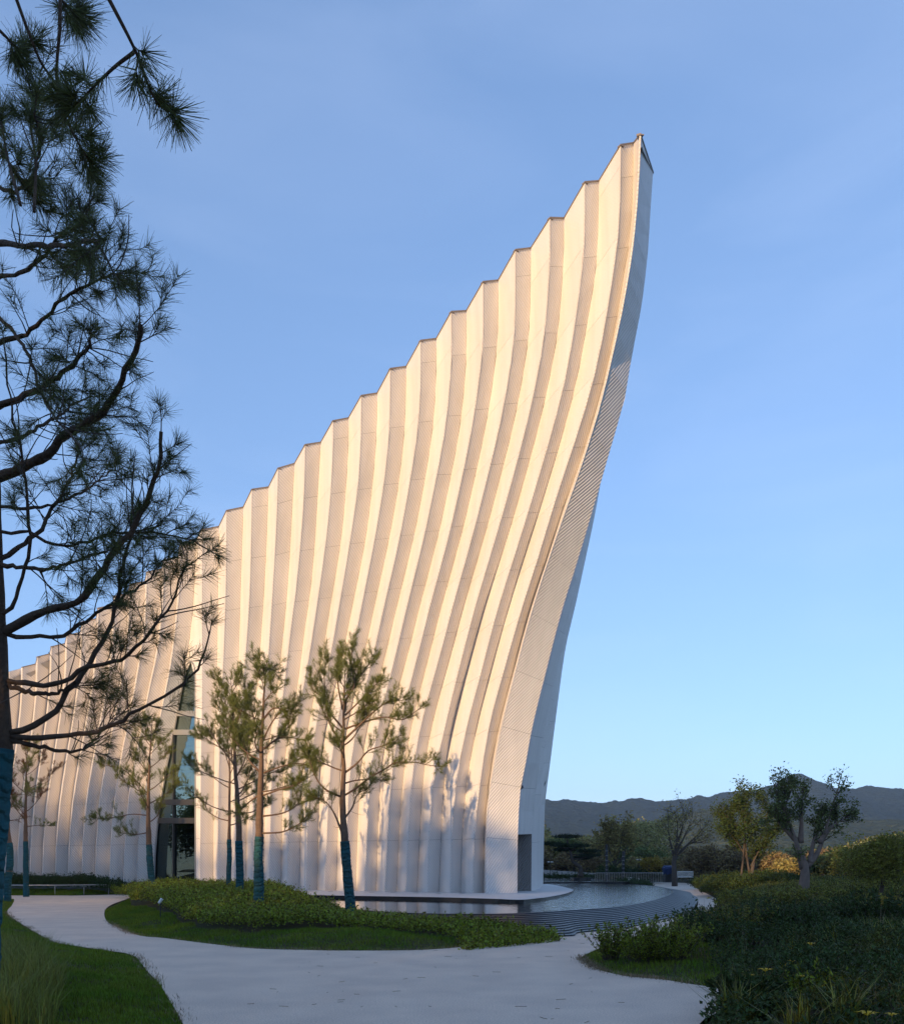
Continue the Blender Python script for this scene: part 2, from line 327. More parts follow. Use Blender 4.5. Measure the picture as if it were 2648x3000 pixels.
plinth_poly = [(-6.9, 37.4)] + [gnd(*p, ZP) for p in ((873, 2622.8), (1100, 2626.5), (1300, 2630), (1440, 2634), (1521.7, 2637), (1570, 2633), (1610, 2628), (1655, 2619), (1679, 2610), (1672, 2604.5), (1637, 2596))] + [(6.3, 58.5), (-2, 58), (-14, 52), (-14, 44)]
pool_all = cbase
bed_r = [gnd(*p) for p in ((2036, 2602), (2097, 2634), (2100, 2660), (2091, 2689), (2036, 2705), (1900, 2738), (1780, 2770), (1712, 2800), (1705, 2812), (1752, 2841), (1831, 2860), (1936, 2870), (2036, 2886), (2147, 2902))] + [gnd(*p) for p in ((2165, 2915), (2115, 2960), (2050, 3000))] + [(2.25, 7.6), (2.4, 4), (30, 4), (34, 62)]
def smooth_poly(P, n, closed=True):
    P = np.asarray(P, float); Q = np.concatenate([P, P[:1]]) if closed else P
    # Catmull-Rom through the points
    out = []
    m = len(P)
    for i in range(m if closed else m - 1):
        p0, p1, p2, p3 = (P[(i - 1) % m], P[i], P[(i + 1) % m], P[(i + 2) % m]) if closed else (P[max(i - 1, 0)], P[i], P[i + 1], P[min(i + 2, m - 1)])
        for t in np.linspace(0, 1, n, endpoint=False):
            out.append(.5 * ((2 * p1) + (p2 - p0) * t + (2 * p0 - 5 * p1 + 4 * p2 - p3) * t * t + (3 * p1 - p0 - 3 * p2 + p3) * t ** 3))
    if not closed: out.append(P[-1])
    return np.array(out)

path_raw = path
path = [tuple(p) for p in smooth_poly(path, 3)]
def ground_z(X, Y):
    X = np.asarray(X, float); Y = np.asarray(Y, float)
    inp = inpoly(path, X, Y); D = dist_poly(path, X, Y); D = np.where(inp, 0, D)
    z = .20 * smooth01(D / 2.0) + .22 * smooth01(D / .5) * (fbm(X, Y, 1.0, 3) - .4) * (Y < 45)
    berm = inpoly(bed_r, X, Y); z += np.where(berm, .42 * smooth01(D / 7.0) * smooth01((Y - 19) / 11), 0)
    z = np.where(inp | inpoly(pool_all, X, Y), -.08, z - .03)
    z = np.where(Y > 95, .2, z); return z
def zg(x, y): return float(ground_z(np.array([x]), np.array([y]))[0])
def axis(lo, hi, st, far): 
    a = list(np.arange(lo, hi + 1e-6, st)); k = st; v = hi
    while v < far: k *= 1.35; v += k; a.append(v)
    k = st; v = lo; b = []
    while v > -far: k *= 1.35; v -= k; b.append(v)
    return np.array(b[::-1] + a)
gx = axis(-30, 30, .3, 4000); gy = axis(5, 62, .3, 4000)
GX, GY = np.meshgrid(gx, gy); GZ = ground_z(GX.ravel(), GY.ravel())
nx, ny = len(gx), len(gy); idx = np.arange(nx * ny).reshape(ny, nx)
fq = np.stack([idx[:-1, :-1], idx[:-1, 1:], idx[1:, 1:], idx[1:, :-1]], -1).reshape(-1, 4)
g = link('ground', mesh(np.stack([GX.ravel(), GY.ravel(), GZ], 1), fq, smooth=True), M['soil']); tag(g, kind='structure')
def ngon_obj(name, poly, z, m, parent=None, skirt=0.0, skirt_mat=None):
    import bmesh
    bm = bmesh.new(); vs_ = [bm.verts.new((x, y, z)) for x, y in poly]; f = bm.faces.new(vs_)
    bmesh.ops.recalc_face_normals(bm, faces=bm.faces[:])
    if f.normal.z < 0: f.normal_flip()
    if skirt:
        lo = [bm.verts.new((x, y, z - skirt)) for x, y in poly]; n = len(poly)
        for i in range(n):
            q = bm.faces.new((vs_[i], vs_[(i + 1) % n], lo[(i + 1) % n], lo[i])); q.material_index = 1 if skirt_mat else 0
    bmesh.ops.triangulate(bm, faces=[x for x in bm.faces if len(x.verts) > 4])
    me = bpy.data.meshes.new('m'); bm.to_mesh(me); bm.free(); me.materials.append(m)
    if skirt_mat: me.materials.append(skirt_mat)
    return link(name, me, None, parent)
tag(ngon_obj('path', path, 0.0, M['path']), kind='structure')
# ------------------------------------------------------------------ pool, cascade, plinth
cas = empty('stepped_cascade'); tag(cas, 'dark wet slate cascade of curved low steps around the pool', 'cascade')
rs = smooth_poly(rim, 6, False); bs = smooth_poly(cbase, 6, False); NST = 11
for k in range(NST):
    a, b = k / NST, (k + 1) / NST
    ins = rs + (bs - rs) * a; out = rs + (bs - rs) * b
    zt = (ZW - .012) + (0.0 - ZW) * (k / NST) * .92; zb = zt - ZW / NST - .03
    n = len(rs); lip = out + (out - ins) * .10      # each tread overhangs the next
    V = np.concatenate([np.c_[ins, np.full(n, zt + .002)], np.c_[lip, np.full(n, zt - .004)], np.c_[lip, np.full(n, zt - .016)], np.c_[out, np.full(n, zt - .018)], np.c_[out, np.full(n, zb)]])
    f = [(r * n + i, r * n + i + 1, (r + 1) * n + i + 1, (r + 1) * n + i) for r in range(4) for i in range(n - 1)]
    link('step', mesh(V, f), M['slate'], cas)
V = np.concatenate([np.c_[rs - (bs - rs) * .05, np.full(len(rs), ZW + .012)], np.c_[rs + (bs - rs) * .02, np.full(len(rs), ZW + .012)], np.c_[rs + (bs - rs) * .03, np.full(len(rs), ZW - .03)]]); n = len(rs)
link('rim', mesh(V, [(r * n + i, r * n + i + 1, (r + 1) * n + i + 1, (r + 1) * n + i) for r in range(2) for i in range(n - 1)]), M['slate'], cas)
wat = ngon_obj('pool_water', [tuple(p) for p in rs] + [(-12, 60), (-12, 40)], ZW, M['water']); tag(wat, kind='structure')
pp = smooth_poly(plinth_poly[1:12], 5, False); pl = [plinth_poly[0]] + [tuple(p) for p in pp] + plinth_poly[12:]
plo = ngon_obj('plinth', pl, ZP, M['plinth'], None, .16, M['black']); tag(plo, 'pale granite plinth with black edge standing in the pool under the wall', 'plinth')

# ------------------------------------------------------------------ the museum
WN = np.array([-.468, -.884]); WN /= np.linalg.norm(WN)
A0 = np.array([u_(1384) * 39.3, 39.3]); VOFF = -.79
def lean(z): return 3.0 * (max(0, z - 2.5) / 27.0) ** 1.7
def hit(px, py, off):
    u = u_(px); d = 40.0
    for _ in range(30):
        z = EYE + (HY - py) / F * d; d = (WN @ A0 + off + lean(z)) / (WN @ np.array([u, 1.0]))
    return np.array([u * d, d, EYE + (HY - py) / F * d])
def base_y(px, off):
    u = u_(px); d = (WN @ A0 + off) / (WN @ np.array([u, 1.0])); return HY + (EYE - ZP) / d * F
NL = 48; FR = np.linspace(0, 1, NL)
def curve(pts, bpx, off):
    """pts: (px,py) from the top down; bpx: column at the foot -> NL points from the foot up"""
    by = base_y(bpx, off) + .0
    P = sorted([(py, px) for px, py in pts if py < by - 15]) + [(by, bpx)]
    ys = np.array([p[0] for p in P]); xs = np.array([p[1] for p in P]); yy = by + (ys[0] - by) * FR
    xx = pchip(ys, xs, yy)
    return np.array([hit(a, b, off) for a, b in zip(xx, yy)]), xx, yy
RT = [(1875.6, 393), (1818, 424), (1713, 533), (1611, 637.7), (1510, 731.6), (1415, 825.5), (1322, 913), (1232, 997.6), (1143.5, 1080), (1058.6, 1159), (975.6, 1233), (894, 1303), (814.6, 1372), (738, 1434), (664, 1496), (592, 1552), (529, 1590), (480, 1640), (430.6, 1676), (381, 1713), (335, 1747), (288, 1782), (241, 1822), (196, 1862), (151, 1895), (110, 1925), (66, 1955), (27, 1968), (-12, 1980), (-50, 1992), (-88, 2004)]
RB = [1422, 1384, 1319, 1252.5, 1188, 1126.6, 1067, 1009, 951, 895, 840.5, 788, 736, 685, 635.7, 586, 403, 361, 321, 279, 239.5, 199.6, 162, 124.5, 88, 51, 12, -26, -64, -100, -136]
RX = {0: [(1869.7, 526), (1856, 692), (1826.6, 880), (1785.6, 1070), (1764, 1160), (1703, 1360), (1654, 1500), (1613, 1617), (1556, 1792), (1509, 1966), (1468, 2134), (1439, 2283), (1431, 2320), (1423, 2461)],
      1: [(1817, 546), (1811, 675), (1795, 800), (1785.6, 863), (1752, 1050), (1727, 1150), (1615, 1500), (1582, 1612), (1525, 1790), (1476, 1962), (1431, 2132), (1407, 2283), (1388.7, 2461)],
      2: [(1713, 643), (1711, 714), (1701, 820), (1691.6, 890), (1662, 1074), (1646.6, 1145), (1546, 1500), (1507, 1625), (1452.7, 1800), (1407.7, 1974), (1364.6, 2140), (1337, 2283), (1322, 2461)],
      3: [(1611, 745), (1607, 820), (1596, 960), (1568, 1125), (1473, 1500), (1431, 1641), (1382, 1811), (1338, 1983), (1300, 2142), (1270, 2283), (1256, 2461)],
      4: [(1510, 830), (1507.6, 953), (1486, 1125), (1401, 1500), (1306, 1850), (1206, 2283)],
      5: [(1415.5, 930), (1415, 980), (1400, 1133), (1330, 1500), (1240, 1850), (1146, 2283)],
      6: [(1323, 1009), (1313, 1175), (1257, 1500), (1174, 1850), (1084, 2283)],
      7: [(1232.5, 1090), (1228, 1199), (1184.6, 1500), (1108, 1850), (1023, 2283)],
      8: [(1141.5, 1225), (1128, 1385), (1111, 1500), (1044, 1850), (965, 2283)],
      9: [(1057.8, 1248), (1050, 1403), (1038, 1500), (980, 1850), (906, 2283)],
      10: [(976, 1268), (970, 1420), (964, 1500), (916.6, 1850), (850, 2283)],
      11: [(892, 1400), (870, 1700), (850.6, 1850), (833.6, 2000), (795, 2283)],
      12: [(813, 1450), (800.6, 1700), (778.7, 2000), (742, 2283)],
      13: [(737, 1520), (733, 1700), (713, 2000), (690, 2283)], 14: [(663, 1600), (662, 1700), (652, 2000), (640, 2283)], 15: [(592, 1700), (592, 2000), (588, 2283)],
      16: [(526, 1700), (507, 1900), (487, 2017), (462, 2135), (440, 2233), (415, 2370), (405, 2479)],
      17: [(477, 1750), (462, 1900), (438, 2017), (415, 2135), (393, 2233), (374, 2370), (366, 2479)],
      18: [(427, 1790), (415, 1900), (395, 2017), (372, 2135), (353, 2233), (333, 2370), (324, 2479)]}
VT = {1: (1855, 418.5), 2: (1754, 530), 3: (1652, 639), 4: (1555, 726.5), 5: (1459.5, 821), 6: (1366, 910.6), 7: (1278, 992), 8: (1189.7, 1074), 9: (1105, 1152), 10: (1021, 1224.6), 11: (940, 1296), 12: (863, 1358), 13: (787, 1427), 14: (713, 1486), 15: (641.5, 1542.7), 16: (575, 1582)}
VB = {1: 1416.5, 2: 1349, 3: 1285.5, 4: 1221.7, 5: 1161, 6: 1101.5, 7: 1042, 8: 985, 9: 929, 10: 876, 11: 823, 12: 772, 13: 720.5, 14: 672.5, 15: 624.5, 16: 446}
V15 = {2: 1579, 3: 1509, 4: 1439, 5: 1368, 6: 1299, 7: 1227, 8: 1154.5, 9: 1082, 10: 1007.6}
V18 = {3: 1400, 4: 1339, 5: 1275, 6: 1211.6, 7: 1145.6, 8: 1081.7, 9: 1018, 10: 956, 11: 892}
V22 = {2: 1369, 3: 1302, 4: 1240, 5: 1181, 6: 1115, 7: 1055, 8: 996, 9: 936.5, 10: 886}
VX = {1: [(1854, 526), (1845, 698), (1826, 812), (1815, 886), (1780, 1070), (1757, 1160), (1697, 1360), (1646.5, 1500), (1609, 1619), (1550.6, 1795.6), (1504, 1968), (1461, 2134), (1434, 2283), (1419, 2461)],
      2: [(1752, 663), (1746, 780), (1725, 915), (1693.5, 1093), (1579, 1500), (1535, 1635), (1482, 1809), (1435, 1980), (1394, 2144), (1369, 2283), (1353, 2461)],
      11: [(913, 1700), (892, 1850), (873, 2000)], 12: [(844, 1700), (814.6, 2000)], 13: [(775.6, 1700), (754, 2000)], 14: [(706, 1700), (696, 2000)], 15: [(639, 1700), (635, 2000)],
      16: [(563.7, 1807), (548, 1920), (543, 1950), (525, 2066), (508, 2153), (485, 2245), (466.5, 2349), (456, 2453), (449, 2557)]}
Rc, Vc = {}, {}
for k in range(31):
    if k in RX: Rc[k] = curve([RT[k]] + RX[k], RB[k], 0.0)
    else:
        b, t = RB[k], RT[k]; c18 = Rc[18]; wv = (c18[1] - RB[18]) / (RT[18][0] - RB[18]); by = base_y(b, 0)
        yy = by + (t[1] - by) * FR; xx = b + (t[0] - b) * wv
        Rc[k] = (np.array([hit(p, q, 0.0) for p, q in zip(xx, yy)]), xx, yy)
for k in range(1, 31):
    if k <= 16:
        pts = [VT[k]]
        if k in VX: pts += VX[k]
        if 3 <= k <= 10:
            for y, T in ((1500, V15), (1850, V18), (2283, V22)):
                if k in T: pts.append((T[k], y))
            w0 = VT[k][0] - RT[k][0]; w1 = V15[k] - np.interp(1500, *zip(*sorted((y, x) for x, y in RX[k])))
            for x, y in RX[k]:
                if y < 1400: q = (y - VT[k][1]) / (1500 - VT[k][1]); pts.append((x + w0 * (1 - q) + w1 * q, y))
        elif 11 <= k <= 15: pts.append((VB[k] + (RX[k][-1][0] - RB[k]), 2283))
        Vc[k] = curve(pts, VB[k], VOFF)
    else:
        c = Rc[k - 1]; by = base_y(RB[k - 1] - 1.5, VOFF); ty = RT[k][1] - 9; yy = by + (ty - by) * FR
        xx = np.interp(-yy, -c[2], c[1]) - (1.5 + 3.5 * FR)
        Vc[k] = (np.array([hit(p, q, VOFF) for p, q in zip(xx, yy)]), xx, yy)
# the prow: a twisting broad face between the tip line and the edge E1, then the shaded flank
def dcurve(pts, dfun):
    P = sorted([(py, px) for px, py in pts]); ys = np.array([p[0] for p in P]); xs = np.array([p[1] for p in P])
    yy = ys[-1] + (ys[0] - ys[-1]) * FR; xx = pchip(ys, xs, yy)
    return np.array([at(a, b, dfun(f)) for a, b, f in zip(xx, yy, FR)]), xx, yy
dR0 = lambda f: np.interp(f, FR, Rc[0][0][:, 1])
E1P = [(1913, 506), (1907, 585), (1899, 722), (1889, 820), (1875.6, 917), (1862, 984), (1842, 1094), (1834, 1150), (1795, 1290), (1734.6, 1500), (1691.5, 1645), (1648, 1782), (1601, 1962), (1556, 2146), (1531, 2283), (1526, 2302), (1519.5, 2377), (1516.5, 2466), (1516, 2618)]
TW = []
for f_ in FR:      # depth by which the broad prow face falls back from the tip line, growing upwards as the face twists away
    y_ = 2618 + (506 - 2618) * f_; w_ = (float(pchip([p[1] for p in E1P], [p[0] for p in E1P], np.array([y_]))[0]) - float(np.interp(f_, FR, Rc[0][1]))) / F * dR0(f_); uu = u_(np.interp(f_, FR, Rc[0][1])) + w_ / dR0(f_)
    tgt = .74 - 1.0 * f_; best = min(np.linspace(.3, 7, 300), key=lambda q: abs((-q * math.sin(R(33)) + (w_ + uu * q) * math.cos(R(33))) / math.hypot(w_ + uu * q, q) - tgt)); TW.append(best)
TW = np.maximum.accumulate(np.convolve(np.pad(TW, 4, 'edge'), np.ones(9) / 9, 'valid')).clip(.3, 4.2)
E1 = dcurve([(1913, 506), (1907, 585), (1899, 722), (1889, 820), (1875.6, 917), (1862, 984), (1842, 1094), (1834, 1150), (1795, 1290), (1734.6, 1500), (1691.5, 1645), (1648, 1782), (1601, 1962), (1556, 2146), (1531, 2283), (1526, 2302), (1519.5, 2377), (1516.5, 2466), (1516, HY + 1.2 * F / (dR0(0) + .35))], lambda f: dR0(f) + float(np.interp(f, FR, TW)))
def dE(add): return lambda f: np.interp(f, FR, E1[0][:, 1]) + add
E2 = dcurve([(1895, 560), (1886, 722), (1866, 900), (1826, 1150), (1789, 1290), (1738, 1500), (1703, 1650), (1676, 1774), (1650, 1880), (1617, 2020), (1590, 2165), (1570, 2300), (1565, 2330), (1557, 2466), (1556, HY + 1.2 * F / (dE(3.4)(0)))], dE(3.4))
E3 = dcurve([(1880, 600), (1872, 740), (1850, 920), (1815, 1150), (1783, 1290), (1740, 1500), (1708, 1650), (1682, 1774), (1655, 1885), (1626, 2040), (1603, 2150), (1592.7, 2210), (1586, 2333), (1581.6, 2466), (1578.5, HY + 1.2 * F / (dE(7.5)(0)))], dE(7.5))
E4 = dcurve([(1870, 640), (1855, 780), (1835, 950), (1805, 1150), (1780, 1290), (1744, 1500), (1711, 1657), (1685.6, 1774), (1658, 1891), (1632.8, 2068), (1613, 2224), (1603, 2300), (1597, 2340), (1591, HY + 1.2 * F / (dE(17)(0)))], dE(17))

museum = empty('museum_building', (0, 0, 0)); tag(museum, 'tall white sail shaped building of pleated ribbed panels rising to a point', 'building')
panels = []      # (projected area, verts, faces, uv)
def interp_rows(C, fr):
    return np.stack([np.interp(fr, FR, C[:, j]) for j in range(3)], 1)
def strip_panels(CL, CR, ang, f0=0.0, f1=1.0, step=2.4, phase=0.0, gap=.010):
    """panels between two edge curves; CL is the left edge seen from outside"""
    CL = np.asarray(CL); CR = np.asarray(CR); mid = (CL + CR) / 2
    s = np.concatenate([[0], np.cumsum(np.linalg.norm(np.diff(mid, axis=0), axis=1))])
    s0, s1 = np.interp(f0, FR, s), np.interp(f1, FR, s)
    cuts = [s0] + [c for c in np.arange(step + phase, s[-1], step) if s0 + .6 < c < s1 - .6] + [s1]
    for a, b in zip(cuts[:-1], cuts[1:]):
        m = max(3, int((b - a) / .8) + 1); ss = np.linspace(a + (gap / 2 if a > s0 else 0), b - gap / 2, m); fr = np.interp(ss, s, FR)
        L = interp_rows(CL, fr); Rr = interp_rows(CR, fr); W = np.linalg.norm(Rr - L, axis=1)
        ed = (Rr - L) / (W[:, None] + 1e-9); ed2 = ed * np.minimum(.006, W / 8)[:, None]
        nrm = unit(np.cross(Rr - L, np.gradient(L, axis=0)))
        Lf, Rf = L + ed2, Rr - ed2; back = -nrm * .035
        V = np.concatenate([Lf, Rf, Lf + back, Rf + back]); fc = []
        for i in range(m - 1):
            fc.append((i, m + i, m + i + 1, i + 1)); fc.append((2 * m + i, i, i + 1, 2 * m + i + 1)); fc.append((m + i, 3 * m + i, 3 * m + i + 1, m + i + 1))
        fc.append((m - 1, 2 * m - 1, 4 * m - 1, 3 * m - 1)); fc.append((2 * m, 3 * m, m, 0))
        ca, sa = math.cos(ang), math.sin(ang); uL = ca * 0 + sa * ss; uR = ca * W + sa * ss
        uv = np.concatenate([np.c_[uL, ss], np.c_[uR, ss], np.c_[uL, ss], np.c_[uR, ss]])
        d = V[:, 1].mean(); pxw = np.abs(Rr[:, 0] / Rr[:, 1] - L[:, 0] / L[:, 1]).mean() * F; pxh = abs(L[-1, 2] / L[-1, 1] - L[0, 2] / L[0, 1]) * F
        vis = 1 if -10 < CX + F * (mid[:, 0] / mid[:, 1]).mean() < 2648 else 0
        panels.append((pxw * min(pxw, pxh) * vis * (pxw > 14) + pxw * pxh * 1e-6, V, fc, uv))
    # recessed dark backing
    fr = np.linspace(f0, f1, 24); L = interp_rows(CL, fr); Rr = interp_rows(CR, fr); nrm = unit(np.cross(Rr - L, np.gradient(L, axis=0)))
    Vb = np.concatenate([L - nrm * .03, Rr - nrm * .03]); backing.add(Vb, [(i, 24 + i, 25 + i, i + 1) for i in range(23)])
backing = MB()
copings = []
def coping(a, b, h=.10, w=.14, drop=.02):
    a = np.array(a); b = np.array(b); L = np.linalg.norm(b - a); e = (b - a) / L; n = np.cross(e, (0, 0, 1)); n /= np.linalg.norm(n)
    if n[1] > 0: n = -n
    a = a - e * .02; b = b + e * .02; up = np.array([0, 0, 1.0]); V = []
    for p in (a, b):
        V += [p + n * .03 - up * drop, p + n * .03 + up * h, p - n * w + up * h, p - n * w - up * drop]
    MB().add(V, [(0, 4, 5, 1), (1, 5, 6, 2), (2, 6, 7, 3), (3, 7, 4, 0), (0, 1, 2, 3), (7, 6, 5, 4)]).build('coping', M['coping'], museum)
A45 = R(45)
for k in range(1, 31):
    strip_panels(Rc[k][0], Vc[k][0], A45, phase=0)                       # face turned away from the sun
    if k < 30 and k + 1 != 16: strip_panels(Vc[k + 1][0], Rc[k][0], -A45) # face towards the sun
    if k < 27:
        coping(Rc[k][0][-1], Vc[k][0][-1], .035)
        if k < 26: coping(Vc[k + 1][0][-1], Rc[k][0][-1], .02)
strip_panels(Vc[1][0], Rc[0][0], -A45)
coping(Vc[1][0][-1], Rc[0][0][-1], .02); coping(Rc[0][0][-1], E1[0][-1], .05)
strip_panels(Rc[0][0], E1[0], -R(35))
DOORF = float(np.interp(3.0, E1[0][:, 2], FR))
strip_panels(E1[0], E2[0], R(35), f0=DOORF); strip_panels(E2[0], E3[0], R(35)); strip_panels(E3[0], E4[0], R(35))
# fold that holds the tall window: a broad sunlit face between V16 and R15 with the opening cut out
def Lface(px, py):
    xv = np.interp(-py, -Vc[16][2], Vc[16][1]); xr = np.interp(-py, -Rc[15][2], Rc[15][1])
    dv = np.interp(-py, -Vc[16][2], Vc[16][0][:, 1]); dr = np.interp(-py, -Rc[15][2], Rc[15][0][:, 1])
    t = np.clip((px - xv) / (xr - xv), 0, 1); d = 1 / ((1 - t) / dv + t / dr); return at(px, py, d)
WLy = [(558, 1938), (551, 1943), (546, 1953), (543, 1966), (533, 2016), (520.6, 2083), (509, 2149), (489, 2245), (470.7, 2349), (460, 2432), (454, 2515), (452, 2590)]
WRy = [(558, 1938), (566, 1943), (570, 1953), (572, 1966), (573, 2590)]
wl = lambda y: float(np.interp(y, [p[1] for p in WLy], [p[0] for p in WLy])); wr = lambda y: float(np.interp(y, [p[1] for p in WRy], [p[0] for p in WRy]))
fW = float(np.interp(-1938, -Rc[15][2], FR)); fWv = float(np.interp(-1938, -Vc[16][2], FR))
yrow = np.concatenate([np.linspace(2590, 2000, NL - 8), np.linspace(1985, 1938, 8)])
xv = lambda y: float(np.interp(-y, -Vc[16][2], Vc[16][1])); xr = lambda y: float(np.interp(-y, -Rc[15][2], Rc[15][1]))
strip_panels(np.array([Lface(xv(y) + .2, y) for y in yrow]), np.array([Lface(wl(y), y) for y in yrow]), -A45)
strip_panels(np.array([Lface(wr(y), y) for y in yrow]), np.array([Lface(xr(y) - .1, y) for y in yrow]), -A45)
yup = np.linspace(1938, 1556, NL)
strip_panels(np.array([Lface(xv(y) + .1, y) if y > 1583 else Vc[16][0][-1] + (0, 0, (1583 - y) * .001) for y in yup]), np.array([Rc[15][0][np.searchsorted(-Rc[15][2], -y).clip(0, NL - 1)] for y in yup]), -A45)
panels.sort(key=lambda p: -p[0])
rest = MB()
for i, (ar, V, fc, uv) in enumerate(panels):
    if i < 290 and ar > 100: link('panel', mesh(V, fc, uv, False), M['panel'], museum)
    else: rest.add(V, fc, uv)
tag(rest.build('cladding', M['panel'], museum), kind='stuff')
backing.build('backing', M['backing'], museum)
# window parts
def wbar(p, q, w, dpt, m, name):
    a, b = np.array(p), np.array(q); e = unit(b - a); nn = unit(np.cross(Lface(560, 2300) - Lface(480, 2300), (0, 0, 1.0)))
    if nn[1] > 0: nn = -nn
    s = unit(np.cross(e, nn)); V = []
    for c in (a, b): V += [c + s * w / 2 + nn * .04, c - s * w / 2 + nn * .04, c - s * w / 2 - nn * dpt, c + s * w / 2 - nn * dpt]
    return MB().add(V, [(0, 1, 5, 4), (1, 2, 6, 5), (2, 3, 7, 6), (3, 0, 4, 7), (0, 3, 2, 1), (4, 5, 6, 7)])
LN = unit(np.cross(Lface(570, 2300) - Lface(480, 2300), (0, 0, 1.0))); LN = -LN if LN[1] > 0 else LN
win = MB()
def pane_obj(ys, xl, xr_):
    L = np.array([Lface(xl(y), y) for y in ys]) - LN * .07; Rr = np.array([Lface(xr_(y), y) for y in ys]) - LN * .07; m = len(ys)
    return MB().add(np.concatenate([L, Rr]), [(i, m + i, m + i + 1, i + 1) for i in range(m - 1)])
wroot = MB()
for side in (wl, wr):
    pts = [Lface(side(y), y) for y in yrow]
    wroot.tube(pts, .05, 6)
wf = wroot.build('window', M['frame_l'], museum)
hb = [1938, 2091, 2146, 2351, 2405, 2590]
for y0, y1 in zip(hb[:-1], hb[1:]):
    ys = np.linspace(y1, y0, 12); gm = M['glass_d' if y0 > 2380 else 'glass']
    if y0 >= 2146:
        pane_obj(ys, wl, lambda y: 508 if wl(y) < 507 else wl(y)).build('pane', gm, wf)
        pane_obj(ys, lambda y: max(508, wl(y)), wr).build('pane', gm, wf)
    else: pane_obj(ys, wl, wr).build('pane', M['glass'], wf)
for y in (2091, 2146): wbar(Lface(wl(y), y), Lface(wr(y), y), .28, .1, None, 0).build('transom', M['frame_l'], wf)
for y in (2351, 2405): wbar(Lface(wl(y), y), Lface(wr(y), y), .30, .1, None, 0).build('transom', M['frame'], wf)
wbar(Lface(508, 2590), Lface(508, 2150), .10, .12, None, 0).build('mullion', M['frame'], wf)
# dark hall behind the glass
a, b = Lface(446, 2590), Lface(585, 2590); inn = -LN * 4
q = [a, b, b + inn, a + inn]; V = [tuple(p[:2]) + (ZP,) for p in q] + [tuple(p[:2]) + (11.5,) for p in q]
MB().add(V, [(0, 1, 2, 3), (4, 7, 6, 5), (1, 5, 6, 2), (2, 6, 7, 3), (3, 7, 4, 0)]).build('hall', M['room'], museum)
# door recess in the prow flank
e1b, e2b = interp_rows(E1[0], [0, DOORF]), interp_rows(E2[0], [0, DOORF])
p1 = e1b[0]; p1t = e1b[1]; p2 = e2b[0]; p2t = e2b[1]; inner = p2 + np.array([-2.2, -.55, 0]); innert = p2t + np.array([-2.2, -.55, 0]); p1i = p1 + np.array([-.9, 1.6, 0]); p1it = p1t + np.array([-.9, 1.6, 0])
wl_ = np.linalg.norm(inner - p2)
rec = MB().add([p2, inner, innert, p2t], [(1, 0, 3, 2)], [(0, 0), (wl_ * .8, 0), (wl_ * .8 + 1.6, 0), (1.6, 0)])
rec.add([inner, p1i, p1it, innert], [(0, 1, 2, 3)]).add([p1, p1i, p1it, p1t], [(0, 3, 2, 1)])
M['recess'] = panel_mat('shade darkened ribbed lining', (.24, .225, .215), .105, .014); rec.build('door_recess', M['recess'], museum)  # cladding colour darkened in place of the shade inside the recess
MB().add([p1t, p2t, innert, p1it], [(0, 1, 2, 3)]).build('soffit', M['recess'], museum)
# roof and back so that the building is closed
back = np.array([-WN[0], -WN[1], 0.0]); top = [E1[0][-1]] + [Rc[0][0][-1]]
for k in range(1, 31): top += [Vc[k][0][-1], Rc[k][0][-1]] if False else [Vc[k][0][-1] - (0, 0, .25), Rc[k][0][-1] - (0, 0, .35)]
top = np.array(top); top[1] -= (0, 0, .3); top[1:] += back * .22; wid = np.interp(np.arange(len(top)), [0, 2, 5, 20, 60], [.0, .25, 1.5, 7, 9])[:, None]
topb = top + back * wid - np.array([0, 0, 1.0]) * wid * .35; n = len(top)
MB().add(np.concatenate([top, topb]), [(i, i + 1, n + i + 1, n + i) for i in range(n - 1)]).build('roof', M['roof'], museum)
cols = [E4[0]]
for i in range(12, n, 2):
    b = Rc[min(30, i // 2)][0][0] + back * 13; b[2] = ZP; cols.append(b + (topb[i] - b) * FR[:, None])
V = np.concatenate(cols); MB().add(V, [(c * NL + r, c * NL + r + 1, (c + 1) * NL + r + 1, (c + 1) * NL + r) for c in range(len(cols) - 1) for r in range(NL - 1)]).build('rear_wall', M['roof'], museum)
MB().add([e[0][-1] for e in (E1, E2, E3, E4)] + list(topb[0:13]), [(0, 1, 2, 3)] + [(3, 4 + i, 5 + i) for i in range(12)]).build('flank_cap', M['roof'], museum)
# roof ladder rails showing in the notches behind the coping
for k in range(2, 16):
    v = Vc[k][0][-1]; r = Rc[k - 1][0][-1]; a = v + back * .35 + (0, 0, .02); b = a + (r - v) * .42 + (0, 0, .12) - (r - v) * .12
    a = a - (r - v) * .12; b[2] += .1
    mb = MB().tube([a + (0, 0, .28), b + (0, 0, .22)], .022, 5).tube([a, a + (0, 0, .28)], .018, 5).tube([(a + b) / 2 - (0, 0, .3), (a + b) / 2 + (0, 0, .25)], .018, 5)
    mb.build('roof_rail', M['coping'], museum)
# flush lamps in the plinth
for k in range(1, 10):
    p = Rc[k][0][0] * .5 + Vc[k][0][0] * .5 + np.array([WN[0], WN[1], 0]) * 1.6
    V, f = lathe([(.13, 0), (.13, .012), (.10, .016)], 14, (p[0], p[1], ZP + .003))
    tag(MB().add(V, f).build('flush_floor_lamp', M['metal']), 'small round steel lamp set flush in the plinth before the pleats', 'lamp', 'flush lamps in the plinth')


